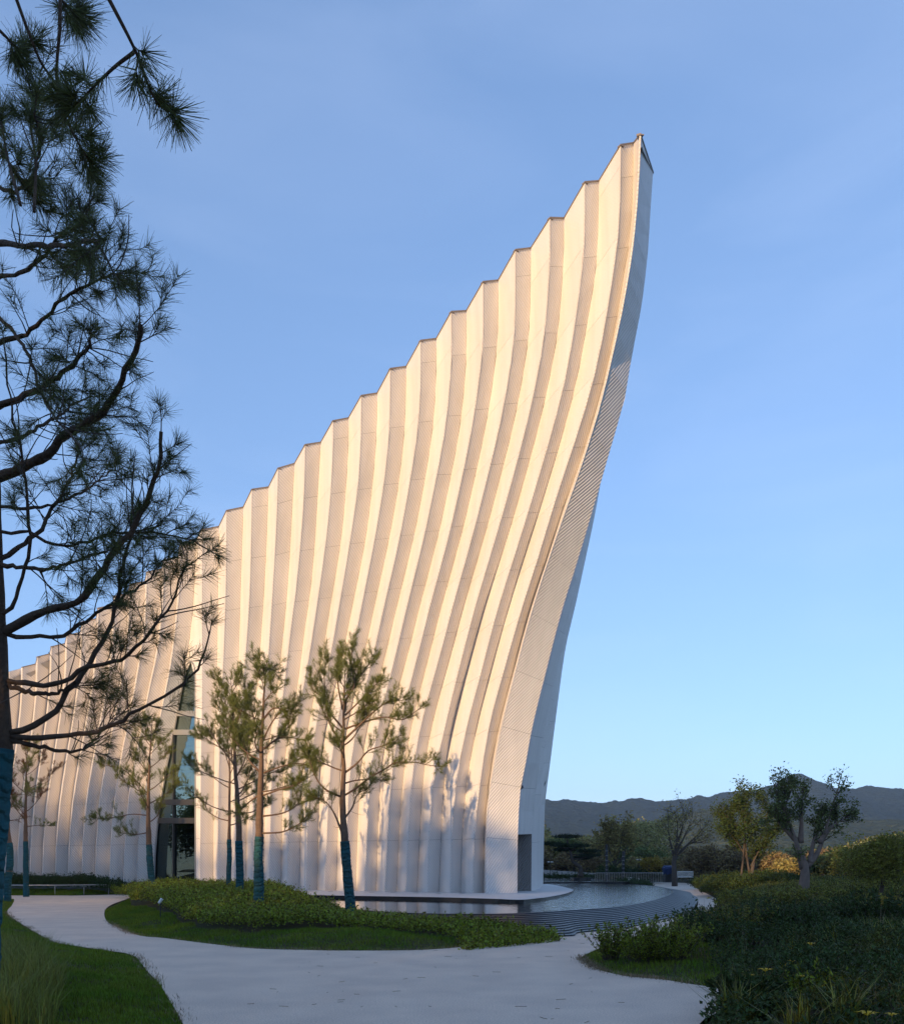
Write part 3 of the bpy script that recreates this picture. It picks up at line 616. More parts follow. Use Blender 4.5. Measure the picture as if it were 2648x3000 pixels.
# ------------------------------------------------------------------ pines
def bez(p, n=12): return resample(p, n)
def twig(start, d, L, curl=.25, n=6):
    d = unit(np.asarray(d, float)); pts = [np.asarray(start, float)]; up = np.array([0, 0, 1.0]); w_ = rng.normal(size=3) * .25
    for i in range(n): d = unit(d + up * curl / n + w_ / n * 1.2 + rng.normal(size=3) * .07); pts.append(pts[-1] + d * L / n)
    return np.array(pts)
class Needles:
    def __init__(s): s.b = []; s.d = []; s.L = []; s.W = []
    def shoot(s, pts, n, L, W, frac=.75, droop=.25, spread=(.45, 1.1)):
        """needles clothe the outer part of a twig and burst at its tip"""
        pts = np.asarray(pts); m = len(pts); t = 1 - (rng.random(n) ** 1.35) * frac; x = t * (m - 1); i = np.minimum(x.astype(int), m - 2); q = (x - i)[:, None]
        base = pts[i] * (1 - q) + pts[i + 1] * q; ax = unit(pts[i + 1] - pts[i])
        r = rand_dirs(n); r = unit(r - (r * ax).sum(1)[:, None] * ax); a = rng.uniform(*spread, n)[:, None]
        d = unit(ax * np.cos(a) + r * np.sin(a) - np.array([0, 0, droop])); s.b.append(base); s.d.append(d)
        s.L.append(L * rng.uniform(.6, 1.1, n)); s.W.append(np.full(n, W))
    def burst(s, p, ax, n, L, W):
        d = unit(unit(np.asarray(ax, float)) * .45 + rand_dirs(n)); s.b.append(np.repeat(np.asarray(p, float)[None], n, 0) + d * .01); s.d.append(d); s.L.append(L * rng.uniform(.6, 1.1, n)); s.W.append(np.full(n, W))
    def build(s, name, m, parent):
        V, f = needle_tris(np.concatenate(s.b), np.concatenate(s.d), np.concatenate(s.L), np.concatenate(s.W)); return link(name, mesh(V, f), m, parent)
def dress(limb, nd, tw, n_tw, Lt, nn, nl, nw, t0=.3, sub=2, droop=.2, rad=.006, tipn=None, curl=.35, frac=.55, spread=(.45, 1.1)):
    """side twigs with needle shoots on a limb polyline"""
    m = len(limb); ts = np.sort(t0 + (1 - t0) * rng.random(n_tw) ** .8)
    for t in list(ts) + [1.0]:
        x = t * (m - 1); i = min(int(x), m - 2); p = limb[i] + (limb[i + 1] - limb[i]) * (x - i); ax = unit(limb[i + 1] - limb[i])
        r = rand_dirs(1)[0]; r = unit(r - (r @ ax) * ax); d = ax * (.75 if t < 1 else 1.2) + r * (.8 if t < 1 else .15)
        k_ = rng.uniform(.35, 1.55); L = Lt * k_ * (1.15 - .5 * t); T = twig(p, d, L, curl); nn_ = int(nn * (.35 + .65 * k_)); tw.tube(T, np.linspace(rad, rad * .45, len(T)), 4, False)
        nd.shoot(T, nn_, nl, nw, frac, droop, spread)
        for _ in range(sub):
            j = rng.integers(2, len(T)); r2 = rand_dirs(1)[0]; d2 = unit(T[j] - T[j - 1]) * .9 + r2 * .7
            T2 = twig(T[j], d2, L * rng.uniform(.35, .65), curl); tw.tube(T2, np.linspace(rad * .6, rad * .35, len(T2)), 4, False); nd.shoot(T2, int(nn_ * .8), nl, nw, frac + .1, droop, spread)

# --- big pine beside the viewer: limbs traced from the photograph, 8-9 m away
D0 = 8.6
bp_root = empty('big_pine', (u_(-60) * D0, D0, 0)); tag(bp_root, 'large dark pine with long bare limbs and teal wrapped trunk beside the path', 'tree')
off = -np.array(bp_root.location)
tr_px = [(-62, 3030), (-52, 2800), (-42, 2650), (-30, 2520), (-18, 2400), (-6, 2300), (4, 2200), (-3, 2050), (-14, 1750), (-24, 1450), (-34, 1000), (-40, 400), (-44, -200), (-44, -700)]
trunk = resample([at(x, y, D0) for x, y in tr_px], 50) + off; trunk[0, 2] = -.1
rad = np.interp(trunk[:, 2], [0, 1.5, 3, 6, 12], [.16, .125, .100, .08, .04])
i_w = int(np.searchsorted(trunk[:, 2], 1.6 + (HY - 2195) / F * D0))
tb = MB().tube(trunk, rad * (1 + .05 * rng.normal(size=50)), 14); tb.build('trunk', M['bark'], bp_root, True)
wrp = resample(trunk[:i_w + 1], 60); wr_r = np.interp(wrp[:, 2], trunk[:, 2], rad) + .018 + .004 * np.cumsum(rng.normal(size=60)).clip(-2, 2) + .003 * rng.normal(size=60)
MB().tube(wrp, wr_r, 16).build('trunk_wrap', M['wrap'], bp_root, True)
big = [ # (pixel polyline, start radius m, end radius, depth slope at the tip m)
 ([(-10, 1862), (59, 1825), (117, 1795), (176, 1778), (235, 1758), (274, 1709), (313, 1654), (352, 1600), (384, 1564), (411, 1513), (434, 1463), (450, 1410), (462, 1366), (474, 1307), (472, 1264)], .062, .022, -.5, 12),
 ([(-20, 1402), (0, 1397), (78, 1365), (137, 1334), (176, 1283), (243, 1244), (297, 1205), (337, 1162), (360, 1099), (391, 1044), (407, 990), (411, 954)], .066, .026, -1.2, 12),
 ([(-20, 1192), (0, 1189), (98, 1150), (157, 1111), (215, 1064), (258, 1021), (262, 997)], .045, .02, -.8, 9),
 ([(-30, 712), (0, 712), (98, 720), (184, 716), (250, 709), (309, 701)], .04, .014, -2.2, 16),
 ([(31, 2148), (78, 2136), (137, 2105), (184, 2054), (211, 2011), (250, 1960), (274, 1928), (297, 1881), (321, 1842), (337, 1784), (348, 1713), (360, 1650), (384, 1568), (391, 1439)], .043, .014, .4, 10),
 ([(30, 2160), (129, 2160), (250, 2152), (313, 2136), (352, 2116), (391, 2089), (442, 2061), (497, 2030), (556, 1987), (587, 1944), (603, 1889), (615, 1850)], .036, .010, -.3, 7),
 ([(28, 2168), (98, 2183), (157, 2197), (188, 2203), (235, 2195), (266, 2178), (297, 2150), (329, 2103)], .032, .008, .5, 8),
 ([(20, 1995), (78, 1999), (137, 2007), (196, 1987), (250, 1956), (313, 1944), (352, 1936), (391, 1905), (431, 1866), (462, 1823), (505, 1764), (525, 1705), (548, 1647)], .038, .010, -.5, 12),
 ([(16, 2007), (78, 2026), (129, 2034), (188, 2022), (223, 1999)], .034, .02, .0, 4),
 ([(20, 1858), (78, 1866), (168, 1866), (235, 1830), (297, 1791), (352, 1752), (407, 1721), (446, 1682), (485, 1635)], .03, .010, .6, 12),
 ([(-15, 1645), (39, 1611), (78, 1584), (129, 1537), (157, 1486), (188, 1431), (207, 1400), (219, 1365), (235, 1326)], .032, .014, .7, 10),
 ([(-12, 1655), (98, 1666), (149, 1666), (204, 1650), (254, 1631), (313, 1615)], .03, .012, -.6, 9),
 ([(-10, 1815), (27, 1784), (51, 1733), (70, 1670), (86, 1619), (86, 1557), (78, 1478), (74, 1400), (66, 1326), (47, 1256), (23, 1131), (12, 1013)], .026, .010, -.8, 7),
 ([(-30, 905), (0, 931), (51, 990), (90, 1052), (113, 1138), (149, 1205), (196, 1260), (235, 1311)], .024, .010, -1.6, 8),
 ([(-22, 1302), (59, 1283), (117, 1248), (188, 1209), (215, 1185), (274, 1162)], .028, .010, .8, 9),
 ([(-30, 820), (40, 800), (110, 770), (170, 700), (230, 650), (262, 600)], .028, .010, -1.5, 12),
 ([(-30, 1010), (60, 985), (130, 930), (190, 870), (290, 820), (352, 800)], .03, .011, -.9, 14),
 ([(-20, 1560), (80, 1560), (170, 1600), (260, 1590), (330, 1560), (420, 1560), (500, 1570), (560, 1585), (610, 1610)], .024, .009, .3, 13),
 ([(-20, 1480), (60, 1490), (150, 1480), (240, 1440), (300, 1400), (360, 1370)], .024, .008, .8, 9),
 ([(-30, 540), (40, 560), (90, 520), (120, 420), (100, 330)], .025, .010, -2.4, 9)]
nd = Needles(); tw = MB()
for i, (pl_, r0, r1, dz, ntw) in enumerate(big):
    n = len(pl_); ds = D0 + np.linspace(0, 1, n) ** 1.3 * dz
    L = resample([at(x, y, d) for (x, y), d in zip(pl_, ds)], 26) + off
    L[1:-1] += rng.normal(size=(24, 3)) * .008
    MB().tube(L, np.linspace(r0 * .78, r1 * .7, 26) * (1 + .07 * rng.normal(size=26)), 8).build('limb', M['bark'], bp_root, True)
    dress(L, nd, tw, int(ntw * 1.45), .37, 52, .145, .0040, t0=.25, sub=2, droop=.18)
    for _ in range(5):
        j = rng.integers(5, 24); T_ = twig(L[j], unit(L[j + 1] - L[j]) + rand_dirs(1)[0] * .9, rng.uniform(.3, .7), .3, 7); tw.tube(T_, np.linspace(.007, .003, 8), 4, False)
# hanging near shoots at the top, only a few metres from the lens
for pl_, d_, ntw in (([(35, -40), (90, 110), (121, 184), (160, 239), (168, 254)], 5.4, 0), ([(176, -60), (176, 78), (168, 164), (168, 254), (188, 333), (219, 399), (243, 442), (262, 474)], 5.2, 6), ([(300, -40), (344, 43), (384, 121), (411, 180), (438, 258), (466, 305), (505, 329)], 4.4, 2), ([(391, 153), (330, 200), (274, 254), (219, 313)], 4.8, 3), ([(-30, 60), (30, 120), (70, 150)], 5.6, 3), ([(120, -60), (190, 10), (230, 40)], 5.2, 3), ([(100, 620), (105, 480), (90, 360), (100, 300)], 6.2, 4), ([(60, 600), (20, 450), (0, 330)], 6.0, 3), ([(-20, 380), (40, 500), (110, 590)], 6.4, 4)):
    L = resample([at(x, y, d_ + .5 * k / len(pl_)) for k, (x, y) in enumerate(pl_)], 16) + off
    MB().tube(L, np.linspace(.011, .006, 16), 6).build('limb', M['bark'], bp_root, True)
    if ntw: dress(L, nd, tw, ntw + 2, .13, 62, .15, .0042, t0=.3, sub=1, droop=.1, rad=.004)
    if ntw: nd.shoot(L, 200, .17, .0042, .6, .1, (.5, 1.1))
    nd.burst(L[-1], L[-1] - L[-2], 75, .19, .0042)
nd.build('crown', M['needle'], bp_root); tag(tw.build('twigs', M['bark_d'], bp_root), kind='stuff')

# --- young transplanted pines with wrapped stems
def young_pine(name, label, trunk_px, d, wrap_y, limbs=(), n_auto=16, spread=1.0, seed=1, needle='needle_y', crown_y=2450, dens=1.0, trad=.075, group=None, red=0):
    global rng
    rng = np.random.default_rng(seed)
    base = at(*trunk_px[0], d); z0 = zg(base[0], base[1]) ; root = empty(name, (base[0], base[1], z0)); o = -np.array([base[0], base[1], z0])
    tag(root, label, 'tree', group)
    T = resample([at(x, y, d) for x, y in trunk_px], 40) + o; T[0, 2] = min(T[0, 2], -.05); h = T[-1, 2]
    rr = np.interp(T[:, 2] / h, [0, .3, .7, 1], [trad * 1.15, trad, trad * .45, .008])
    T[2:, :2] += np.cumsum(rng.normal(size=(38, 2)) * .006, 0)
    MB().tube(T, rr * (1 + .04 * rng.normal(size=40)), 10).build('trunk', M['bark_y'], root, True)
    zw = EYE + (HY - wrap_y) / F * d - z0; W = resample([p for p in T if p[2] <= zw] + [T[np.searchsorted(T[:, 2], zw)]], 50)
    MB().tube(W, np.interp(W[:, 2], T[:, 2], rr) + .016 + .0035 * np.cumsum(rng.normal(size=50)).clip(-2, 2) + .002 * rng.normal(size=50), 12).build('trunk_wrap', M['wrap'], root, True)
    a_ = np.linspace(0, 2 * np.pi * 13, 260); q_ = np.linspace(.01, .99, 260); C_ = np.stack([np.interp(q_, np.linspace(0, 1, 50), W[:, j]) for j in range(3)], 1); rw = np.interp(C_[:, 2], T[:, 2], rr) + .021
    tb_, fb_ = tube(C_ + np.stack([np.cos(a_), np.sin(a_), .12 * np.sin(a_ * 1.0)], 1) * rw[:, None], .006, 4); link('wrap_edge', mesh(tb_, fb_), M['wrap'], root)
    nd = Needles(); ndr = Needles(); tw = MB(); zc = EYE + (HY - crown_y) / F * d - z0
    def limb(L, r0, k):
        MB().tube(L, np.linspace(r0, .007, len(L)) * (1 + .06 * rng.normal(size=len(L))), 6).build('limb', M['bark_y'], root, True)
        ln = np.linalg.norm(np.diff(L, axis=0), axis=1).sum(); nd.shoot(L, int(ln * 55 * dens), .10, .0048, .6, 0, (.5, 1.2)); dead(L)
        dress(L, ndr if (red and rng.random() < red) else nd, tw, int((5 + ln * 9) * dens), .36, int(46 * dens), .115, .0050, t0=.32, sub=3, droop=-.02, rad=.006, curl=.8, frac=.8, spread=(.45, 1.05))
    dead = lambda L: [tw.tube((q := twig(L[j], rand_dirs(1)[0] + unit(L[j + 1] - L[j]) * .6, rng.uniform(.15, .5), .2, 5)), np.linspace(.005, .002, 6), 4, False) for j in rng.integers(1, len(L) - 1, 3)]
    for pl_ in limbs:
        sgn = rng.uniform(-.7, .7); P = [at(x, y, d + sgn * k / len(pl_)) for k, (x, y) in enumerate(pl_)]; limb(resample(P, 14) + o, .03, 0)
    for k in range(n_auto):
        t = (k + rng.random()) / n_auto; z = zc + (h * .97 - zc) * t; i = int(np.clip(np.searchsorted(T[:, 2], z), 1, 39)); p = T[i]
        az = k * 2.4 + rng.normal() * .4; el = .15 + .75 * t + rng.normal() * .12; ln = spread * (1.75 * (1 - t) ** .8 + .4) * rng.uniform(.7, 1.15) * min(1.0, .55 + t * 3)
        L = twig(p, (math.cos(az) * math.cos(el), math.sin(az) * math.cos(el), math.sin(el)), ln, .55, 9); limb(resample(L, 12), .012 + .016 * (1 - t), k)
    dress(T[26:], nd, tw, 10, .32, 50, .12, .0050, .3, 2, 0, curl=.6)
    nd.build('crown', M[needle], root)
    if ndr.b: ndr.build('browned_needles', M['needle_r'], root)['label'] = 'rust brown dead needles'
    tag(tw.build('twigs', M['bark_d'], root), kind='stuff')
    return root
A_l = [[(1000, 2435), (976, 2378), (950, 2347), (919, 2334)], [(1011, 2396), (1033, 2365), (1046, 2330), (1073, 2312)], [(1011, 2330), (1046, 2308), (1086, 2277), (1126, 2255), (1165, 2233), (1209, 2233), (1253, 2242), (1290, 2246)], [(996, 2334), (958, 2317), (932, 2290), (910, 2237), (901, 2198)], [(1011, 2264), (1046, 2237), (1082, 2198), (1126, 2184), (1175, 2154)], [(1000, 2176), (967, 2123), (945, 2039), (917, 2026), (914, 1990)], [(1009, 2167), (1046, 2132), (1099, 2083), (1152, 2050), (1180, 2052)], [(1011, 2136), (1073, 2114), (1126, 2101), (1174, 2110), (1230, 2076)], [(1006, 2096), (1020, 2035), (1064, 1968), (1094, 1930)], [(1006, 2061), (1038, 2004), (1029, 1939), (1033, 1892)], [(1003, 2079), (989, 1982), (998, 1910)], [(1002, 2132), (954, 2061), (950, 1973), (954, 1926)], [(1011, 2096), (1073, 2035), (1116, 1990)]]
B_l = [[(768, 2442), (816, 2440), (870, 2419), (915, 2374)], [(770, 2392), (816, 2386), (857, 2370), (890, 2332)], [(768, 2332), (816, 2315), (857, 2303), (905, 2278)], [(770, 2266), (816, 2249), (870, 2237), (920, 2250)], [(761, 2328), (732, 2349), (699, 2378)], [(759, 2261), (728, 2224), (716, 2182), (690, 2150)], [(766, 2182), (795, 2120), (830, 2080), (870, 2060)], [(768, 2160), (745, 2110), (735, 2070)], [(770, 2110), (805, 2075), (850, 2085)], [(765, 2200), (830, 2160), (900, 2170)], [(776, 1985), (768, 1955), (757, 1972)], [(777, 1965), (792, 1960), (806, 1967)]]
young_pine('young_pine', 'upright young pine with long low side limb, teal wrapped stem before the pool', [(1030, 2688), (1020, 2598), (1010, 2510), (1007, 2457), (1005, 2400), (1003, 2334), (1006, 2246), (1003, 2180), (1005, 2114), (1006, 2048), (1007, 1962)], 23.0, 2482, A_l, 9, .65, 11, crown_y=2330, trad=.10)
young_pine('young_pine', 'young pine with bare leader and thickest teal wrapped stem in the island shrubs', [(758, 2676), (757, 2600), (757, 2515), (759, 2453), (762, 2349), (765, 2245), (766, 2141), (768, 2058), (776, 1975), (778, 1948)], 24.5, 2456, B_l, 8, .75, 12, crown_y=2330, trad=.115)
young_pine('young_pine', 'bushy young pine, middle one of the teal wrapped trio', [(702, 2648), (700, 2560), (697, 2470), (692, 2380), (685, 2250), (680, 2150), (676, 2050), (672, 1998)], 29.0, 2474, (), 20, 1.25, 13, crown_y=2390, trad=.10)
young_pine('young_pine', 'slender young pine with thinnest teal wrapped stem nearest the white pleats', [(671, 2625), (671, 2540), (671, 2450), (672, 2300), (668, 2180), (660, 2090)], 34.0, 2464, (), 14, 1.1, 14, crown_y=2440, trad=.07, dens=.7)
young_pine('young_pine', 'young pine with teal wrapped stem beside the tall window', [(452, 2632), (443, 2560), (437, 2490), (434, 2380), (436, 2280), (438, 2200), (444, 2120)], 36.0, 2488, [[(433, 2390), (390, 2386), (340, 2395), (265, 2402)], [(436, 2330), (400, 2290), (350, 2250), (300, 2240)], [(434, 2440), (400, 2445), (350, 2440)]], 15, 1.0, 15, crown_y=2420, trad=.11)
young_pine('young_pine', 'young pine with rust brown dying needles against the lower wall', [(77, 2606), (75, 2540), (75, 2460), (74, 2350), (75, 2260), (78, 2185)], 46.0, 2468, (), 17, 1.25, 16, crown_y=2430, trad=.12, red=.6, dens=.85)
young_pine('young_pine', 'crooked young pine with red brown stem standing behind the large pine', [(22, 2590), (32, 2510), (27, 2450), (25, 2380), (24, 2300), (30, 2230)], 40.0, 2478, (), 9, .8, 17, crown_y=2420, trad=.13, red=.35, dens=.6)
rng = np.random.default_rng(99)

# ------------------------------------------------------------------ ground cover
def shrub_mass(name, poly, n, hfun, ls, lw, mname, label=None, cat=None, kind='stuff', keep=None, shoot_frac=.35):
    q = sample_poly(poly, n, keep); X, Y = q[:, 0], q[:, 1]; z0 = ground_z(X, Y); D = dist_poly(poly, X, Y); H = hfun(X, Y) * smooth01((D + .22) / .34)
    nl = len(q); up = rng.random(nl) ** .55; tip = rng.random(nl) < shoot_frac
    # upright shoots: leaves gathered along short vertical stems
    cs = max(.085, ls * 1.9); cell = np.floor(q / cs); hsh = (np.sin(cell[:, 0] * 12.99 + cell[:, 1] * 78.23) * 43758.5) % 1.0
    ctr = (cell + .5 + .35 * np.stack([np.sin(hsh * 40), np.cos(hsh * 57)], 1)) * cs
    XY = np.where(tip[:, None], ctr + rng.normal(size=(nl, 2)) * ls * .35, q)
    Z = z0 + H * (.35 + .65 * up) * (.85 + .3 * hsh) + tip * rng.random(nl) * 2.6 * ls * hsh
    d = unit(np.stack([rng.normal(size=nl), rng.normal(size=nl), rng.uniform(.1, 1.5, nl)], 1))
    V, f = leaf_quads(np.c_[XY, Z], d, ls * rng.uniform(.6, 1.2, nl), lw * rng.uniform(.7, 1.2, nl)); o = link(name, mesh(V, f), M[mname]); tag(o, label, cat, None, kind); return o
def blades(name, q, h, w_, lean_, mname, parent=None, hz=None):
    n = len(q); z0 = ground_z(q[:, 0], q[:, 1]) if hz is None else hz; H = h * rng.uniform(.5, 1.15, n) * (.55 + .9 * vnoise(q[:, 0], q[:, 1], .35, 12))
    a = rng.uniform(0, 2 * np.pi, n); r = np.stack([np.cos(a), np.sin(a), np.zeros(n)], 1); side = np.stack([-np.sin(a), np.cos(a), np.zeros(n)], 1) * w_ / 2
    b = np.c_[q, z0 - .01]; ln = lean_ * rng.random(n)[:, None] * H[:, None]
    mid = b + r * ln * .35 + np.array([0, 0, 1.0]) * H[:, None] * .6; tip = b + r * ln + np.array([0, 0, 1.0]) * H[:, None]
    V = np.stack([b - side, b + side, mid + side * .8, mid - side * .8, tip], 1).reshape(-1, 3); k = np.arange(n)[:, None] * 5
    return link(name, mesh(V, [k + np.array([[0, 1, 2, 3]]), k + np.array([[3, 2, 4]])]), M[mname], parent)
shrub_poly = [gnd(*p, .1) for p in ((379, 2629), (384, 2654), (449, 2669), (524, 2704), (599, 2729), (748, 2742), (900, 2733), (950, 2735), (1149, 2740), (1324, 2750), (1364, 2770), (1498, 2759), (1640, 2746))] + [tuple(p) for p in bs[::-1] if p[0] < isl_near[-1][0] - .1 and p[1] < 60][:] + [(-7.3, 34.5), (-7.4, 38.5), (-13.5, 43.8), (-17.5, 45.5)]
shrub_mass('island_shrubs', shrub_poly, 150000, lambda X, Y: (.20 + .26 * fbm(X, Y, .7, 5)) * (.48 + .52 * smooth01((-X - 1.2) / 3)) + .30 * smooth01((Y - 21.5) / 9) * smooth01((-X - 1.5) / 3), .08, .04, 'leaf', 'low glossy green shrubs filling the island bed before the wall', 'shrubs')
isl_lawn = [tuple(p) for p in smooth_poly(isl_near[:13], 3, False)] + [gnd(*p, .1) for p in ((1364, 2768), (1324, 2749), (1149, 2739), (950, 2734), (900, 2732), (748, 2741), (599, 2728), (524, 2703), (449, 2668), (384, 2653), (379, 2630))]
blades('island_lawn', sample_poly(isl_lawn, 60000), .085, .007, .9, 'grass').__setitem__('kind', 'stuff')
left_lawn = path[12:46] + [(-30, 44), (-45, 30), (-30, 8), (-8, 3), (-3.2, 3), (-2.6, 6)]
vis = lambda X, Y: (X > -.56 * Y - .3)
blades('front_lawn', sample_poly(left_lawn, 130000, lambda X, Y: vis(X, Y) & (rng.random(len(X)) < (11 / np.maximum(Y, 8)) ** 1.3)), .075, .0065, .9, 'grass').__setitem__('kind', 'stuff')
# tall yellowing grass clumps in the corner
tg = [gnd(*p, .15) for p in ((-60, 2800), (60, 2812), (130, 2830), (185, 2880), (175, 2990), (160, 3060), (-60, 3060))]
qq = sample_poly(tg, 3800); cen = sample_poly(tg, 70); near = cen[np.argmin(((qq[:, None] - cen[None]) ** 2).sum(-1), 1)]; qq = near + (qq - near) * .55
blades('tall_grass', qq, .46, .009, .85, 'grass_y').__setitem__('kind', 'stuff')
# strip of lawn and shrubs along the far left wall
lw_poly = [gnd(*p) for p in ((-60, 2624), (200, 2624.3), (319, 2621.5), (384, 2618.5))] + [(-17.8, 50.2), (-22, 51.6), (-28, 53.5)]
blades('wall_lawn', sample_poly(lw_poly, 16000), .13, .016, .8, 'grass').__setitem__('kind', 'stuff')
shrub_mass('wall_shrubs', [(-26.5, 49.5), (-21, 49.2), (-18.0, 49.0), (-17.4, 50.2), (-22, 51.4), (-27, 53)], 30000, lambda X, Y: .62 + .35 * fbm(X, Y, 1.3, 9), .10, .045, 'leaf_d', 'dark leafy shrubs along the foot of the pleated wall', 'shrubs')
# dry runners along the path edges
er = []
for P in (path[12:40], isl_near[1:12], [gnd(*p) for p in ((1712, 2803), (1705, 2812), (1752, 2841), (1831, 2860), (1936, 2870), (2036, 2886))]):
    S = resample(P, 600); S = S[rng.random(600) < .25 + .75 * (vnoise(S[:, 0], S[:, 1], .6, 4) > .5)]
    for _ in range(4): er.append(S + rng.normal(size=S.shape) * .07)
er = np.concatenate(er); blades('dry_edge_runners', er, .055, .006, 2.2, 'grass_d', hz=np.full(len(er), .012)).__setitem__('kind', 'stuff')
# fallen needles on the path
q = sample_poly([(-2.5, 8.6), (3.6, 8.6), (3.2, 20), (-2.5, 16)], 60, lambda X, Y: inpoly(path, X, Y)); a = rng.uniform(0, np.pi, len(q)); mb = MB()
for (x, y), t in zip(q, a):
    L = rng.uniform(.02, .07); c = np.array([math.cos(t), math.sin(t), 0]); s_ = np.array([-c[1], c[0], 0]); bnd = rng.uniform(-.2, .2) * L
    p = np.array([x, y, .006]); mb.tube([p - c * L, p + s_ * bnd, p + c * L], .0025, 4)
tag(mb.build('fallen_needles', M['grass_d']), kind='stuff')

# ------------------------------------------------------------------ right bed
def lathe_pts(): pass
kk = lambda X, Y: (X < .58 * Y + 3.0)
D_ = lambda X, Y: dist_poly(bed_r, X, Y)
shrub_mass('bed_groundcover', bed_r, 215000, lambda X, Y: np.minimum(.06 + 1.5 * fbm(X, Y, 1.5, 21) ** 2.2, np.where(X > 7, .34, .5)), .065, .032, 'leaf_d', 'dark mixed shrubs and herbs covering the bank right of the path', 'shrubs', keep=lambda X, Y: kk(X, Y) & (X > 1.5 + .18 * Y - 2.2 * (Y < 11)) & (rng.random(len(X)) < (15 / np.maximum(Y, 9)) ** 1.1))
shrub_mass('bank_shrubs', [(9, 24), (13, 22), (19, 34), (20, 46), (15.5, 46), (11, 33)], 60000, lambda X, Y: .10 + .4 * fbm(X, Y, 1.8, 31), .09, .045, 'leaf_m', 'yellow green low shrubs on top of the bank', 'shrubs')
shrub_mass('bank_hedge', [(12.6, 45), (17.5, 44), (18.5, 52), (17.3, 60), (16.6, 62), (14.4, 50)], 26000, lambda X, Y: .62 + .3 * fbm(X, Y, 2.5, 33), .13, .06, 'leaf_d', 'dark clipped hedge on the bank beside the far end of the path', 'hedge')
bl = sample_poly([gnd(*p) for p in ((1705, 2812), (1752, 2841), (1831, 2860), (1936, 2870), (2036, 2886), (2147, 2902), (2200, 2850), (2130, 2740), (2085, 2692), (2036, 2707), (1900, 2740), (1780, 2772), (1712, 2802))], 26000)
blades('bed_edge_grass', bl, .09, .008, 1.0, 'grass').__setitem__('kind', 'stuff')
def upright_shrub(label, px, py, h, w_, n_st, mname='leaf', seed=3, ls=.06):
    global rng
    rng = np.random.default_rng(seed); x, y = gnd(px, py, .05); r = empty('leafy_shrub', (x, y, zg(x, y))); tag(r, label, 'shrub', None)
    st = MB(); B = []; Dd = []
    for k in range(n_st):
        a = rng.uniform(0, 2 * np.pi); rr_ = w_ * math.sqrt(rng.random()) * .5; p = np.array([math.cos(a) * rr_ * .4, math.sin(a) * rr_ * .4, 0])
        d = np.array([math.cos(a) * rr_ * 1.3, math.sin(a) * rr_ * 1.3, h]); T = twig(p, d, h * rng.uniform(.6, 1.08), .3, 8); st.tube(T, np.linspace(.006, .002, 9), 4, False)
        m = 42; t = .15 + .85 * rng.random(m); xx = t * 8; i = np.minimum(xx.astype(int), 7); B.append(T[i] + (T[i + 1] - T[i]) * (xx - i)[:, None]); ax = unit(T[i + 1] - T[i]); Dd.append(unit(ax * .6 + rand_dirs(m) * .9))
    B = np.concatenate(B); Dd = np.concatenate(Dd); V, f = leaf_quads(B, Dd, ls * rng.uniform(.6, 1.2, len(B)), ls * .42)
    link('foliage', mesh(V, f), M[mname], r); tag(st.build('stems', M['bark_d'], r), kind='stuff')
upright_shrub('small upright leafy shrub alone at the tip of the bed', 1788, 2812, .62, .62, 40, seed=31)
upright_shrub('broad bright leafy shrub next to the small upright one at the bed tip', 1885, 2822, .72, .95, 70, seed=32)
upright_shrub('dense leafy shrub with bare twigs showing at its foot in the bed', 1975, 2826, .72, 1.0, 70, seed=33)
upright_shrub('dark leafy shrub in the bed backing onto the path bend', 2070, 2790, .72, 1.1, 70, 'leaf_d', seed=34)
upright_shrub('tall olive leaved shrub among the dark herbs of the bank', 2180, 2800, .85, 1.1, 70, 'leaf_m', seed=35)
upright_shrub('wide dark shrub behind the cluster of yellow lilies', 2300, 2800, .9, 1.3, 80, 'leaf_d', seed=36, ls=.08)
upright_shrub('yellowish shrub halfway up the bank below the forked tree', 2330, 2700, .8, 1.6, 80, 'leaf_m', seed=37, ls=.09)
upright_shrub('coarse leaved dark shrub at the right end of the bank', 2560, 2760, 1.0, 1.5, 80, 'leaf_d', seed=38, ls=.11)
upright_shrub('fresh green herb clump low in the bed near the path edge', 2400, 2960, .45, .8, 50, 'leaf', seed=39, ls=.07)
upright_shrub('blue green strap leaved clump where the bed meets the path', 2190, 2968, .42, .7, 44, 'leaf_d', seed=40, ls=.12)
upright_shrub('yellow green bush clump on the crest of the bank', 2160, 2670, .8, 1.5, 70, 'leaf_yg', seed=41, ls=.09)
rng = np.random.default_rng(55)
cq = sample_poly([gnd(*p) for p in ((2170, 2925), (2110, 2975), (2060, 3010), (2300, 3100), (2900, 3100), (2900, 2760), (2400, 2780), (2250, 2860))], 60); bq = np.concatenate([c + rng.normal(size=(70, 2)) * .07 for c in cq])
blades('strap_leaf_plants', bq, .42, .016, 1.3, 'leaf_m').__setitem__('kind', 'stuff')
cq = sample_poly(bed_r, 160, lambda X, Y: kk(X, Y) & (Y < 26) & (X > 3)); bq = np.concatenate([c + rng.normal(size=(9, 2)) * .12 for c in cq])
blades('dry_bank_stems', bq, .55, .007, .7, 'grass_d').__setitem__('kind', 'stuff')
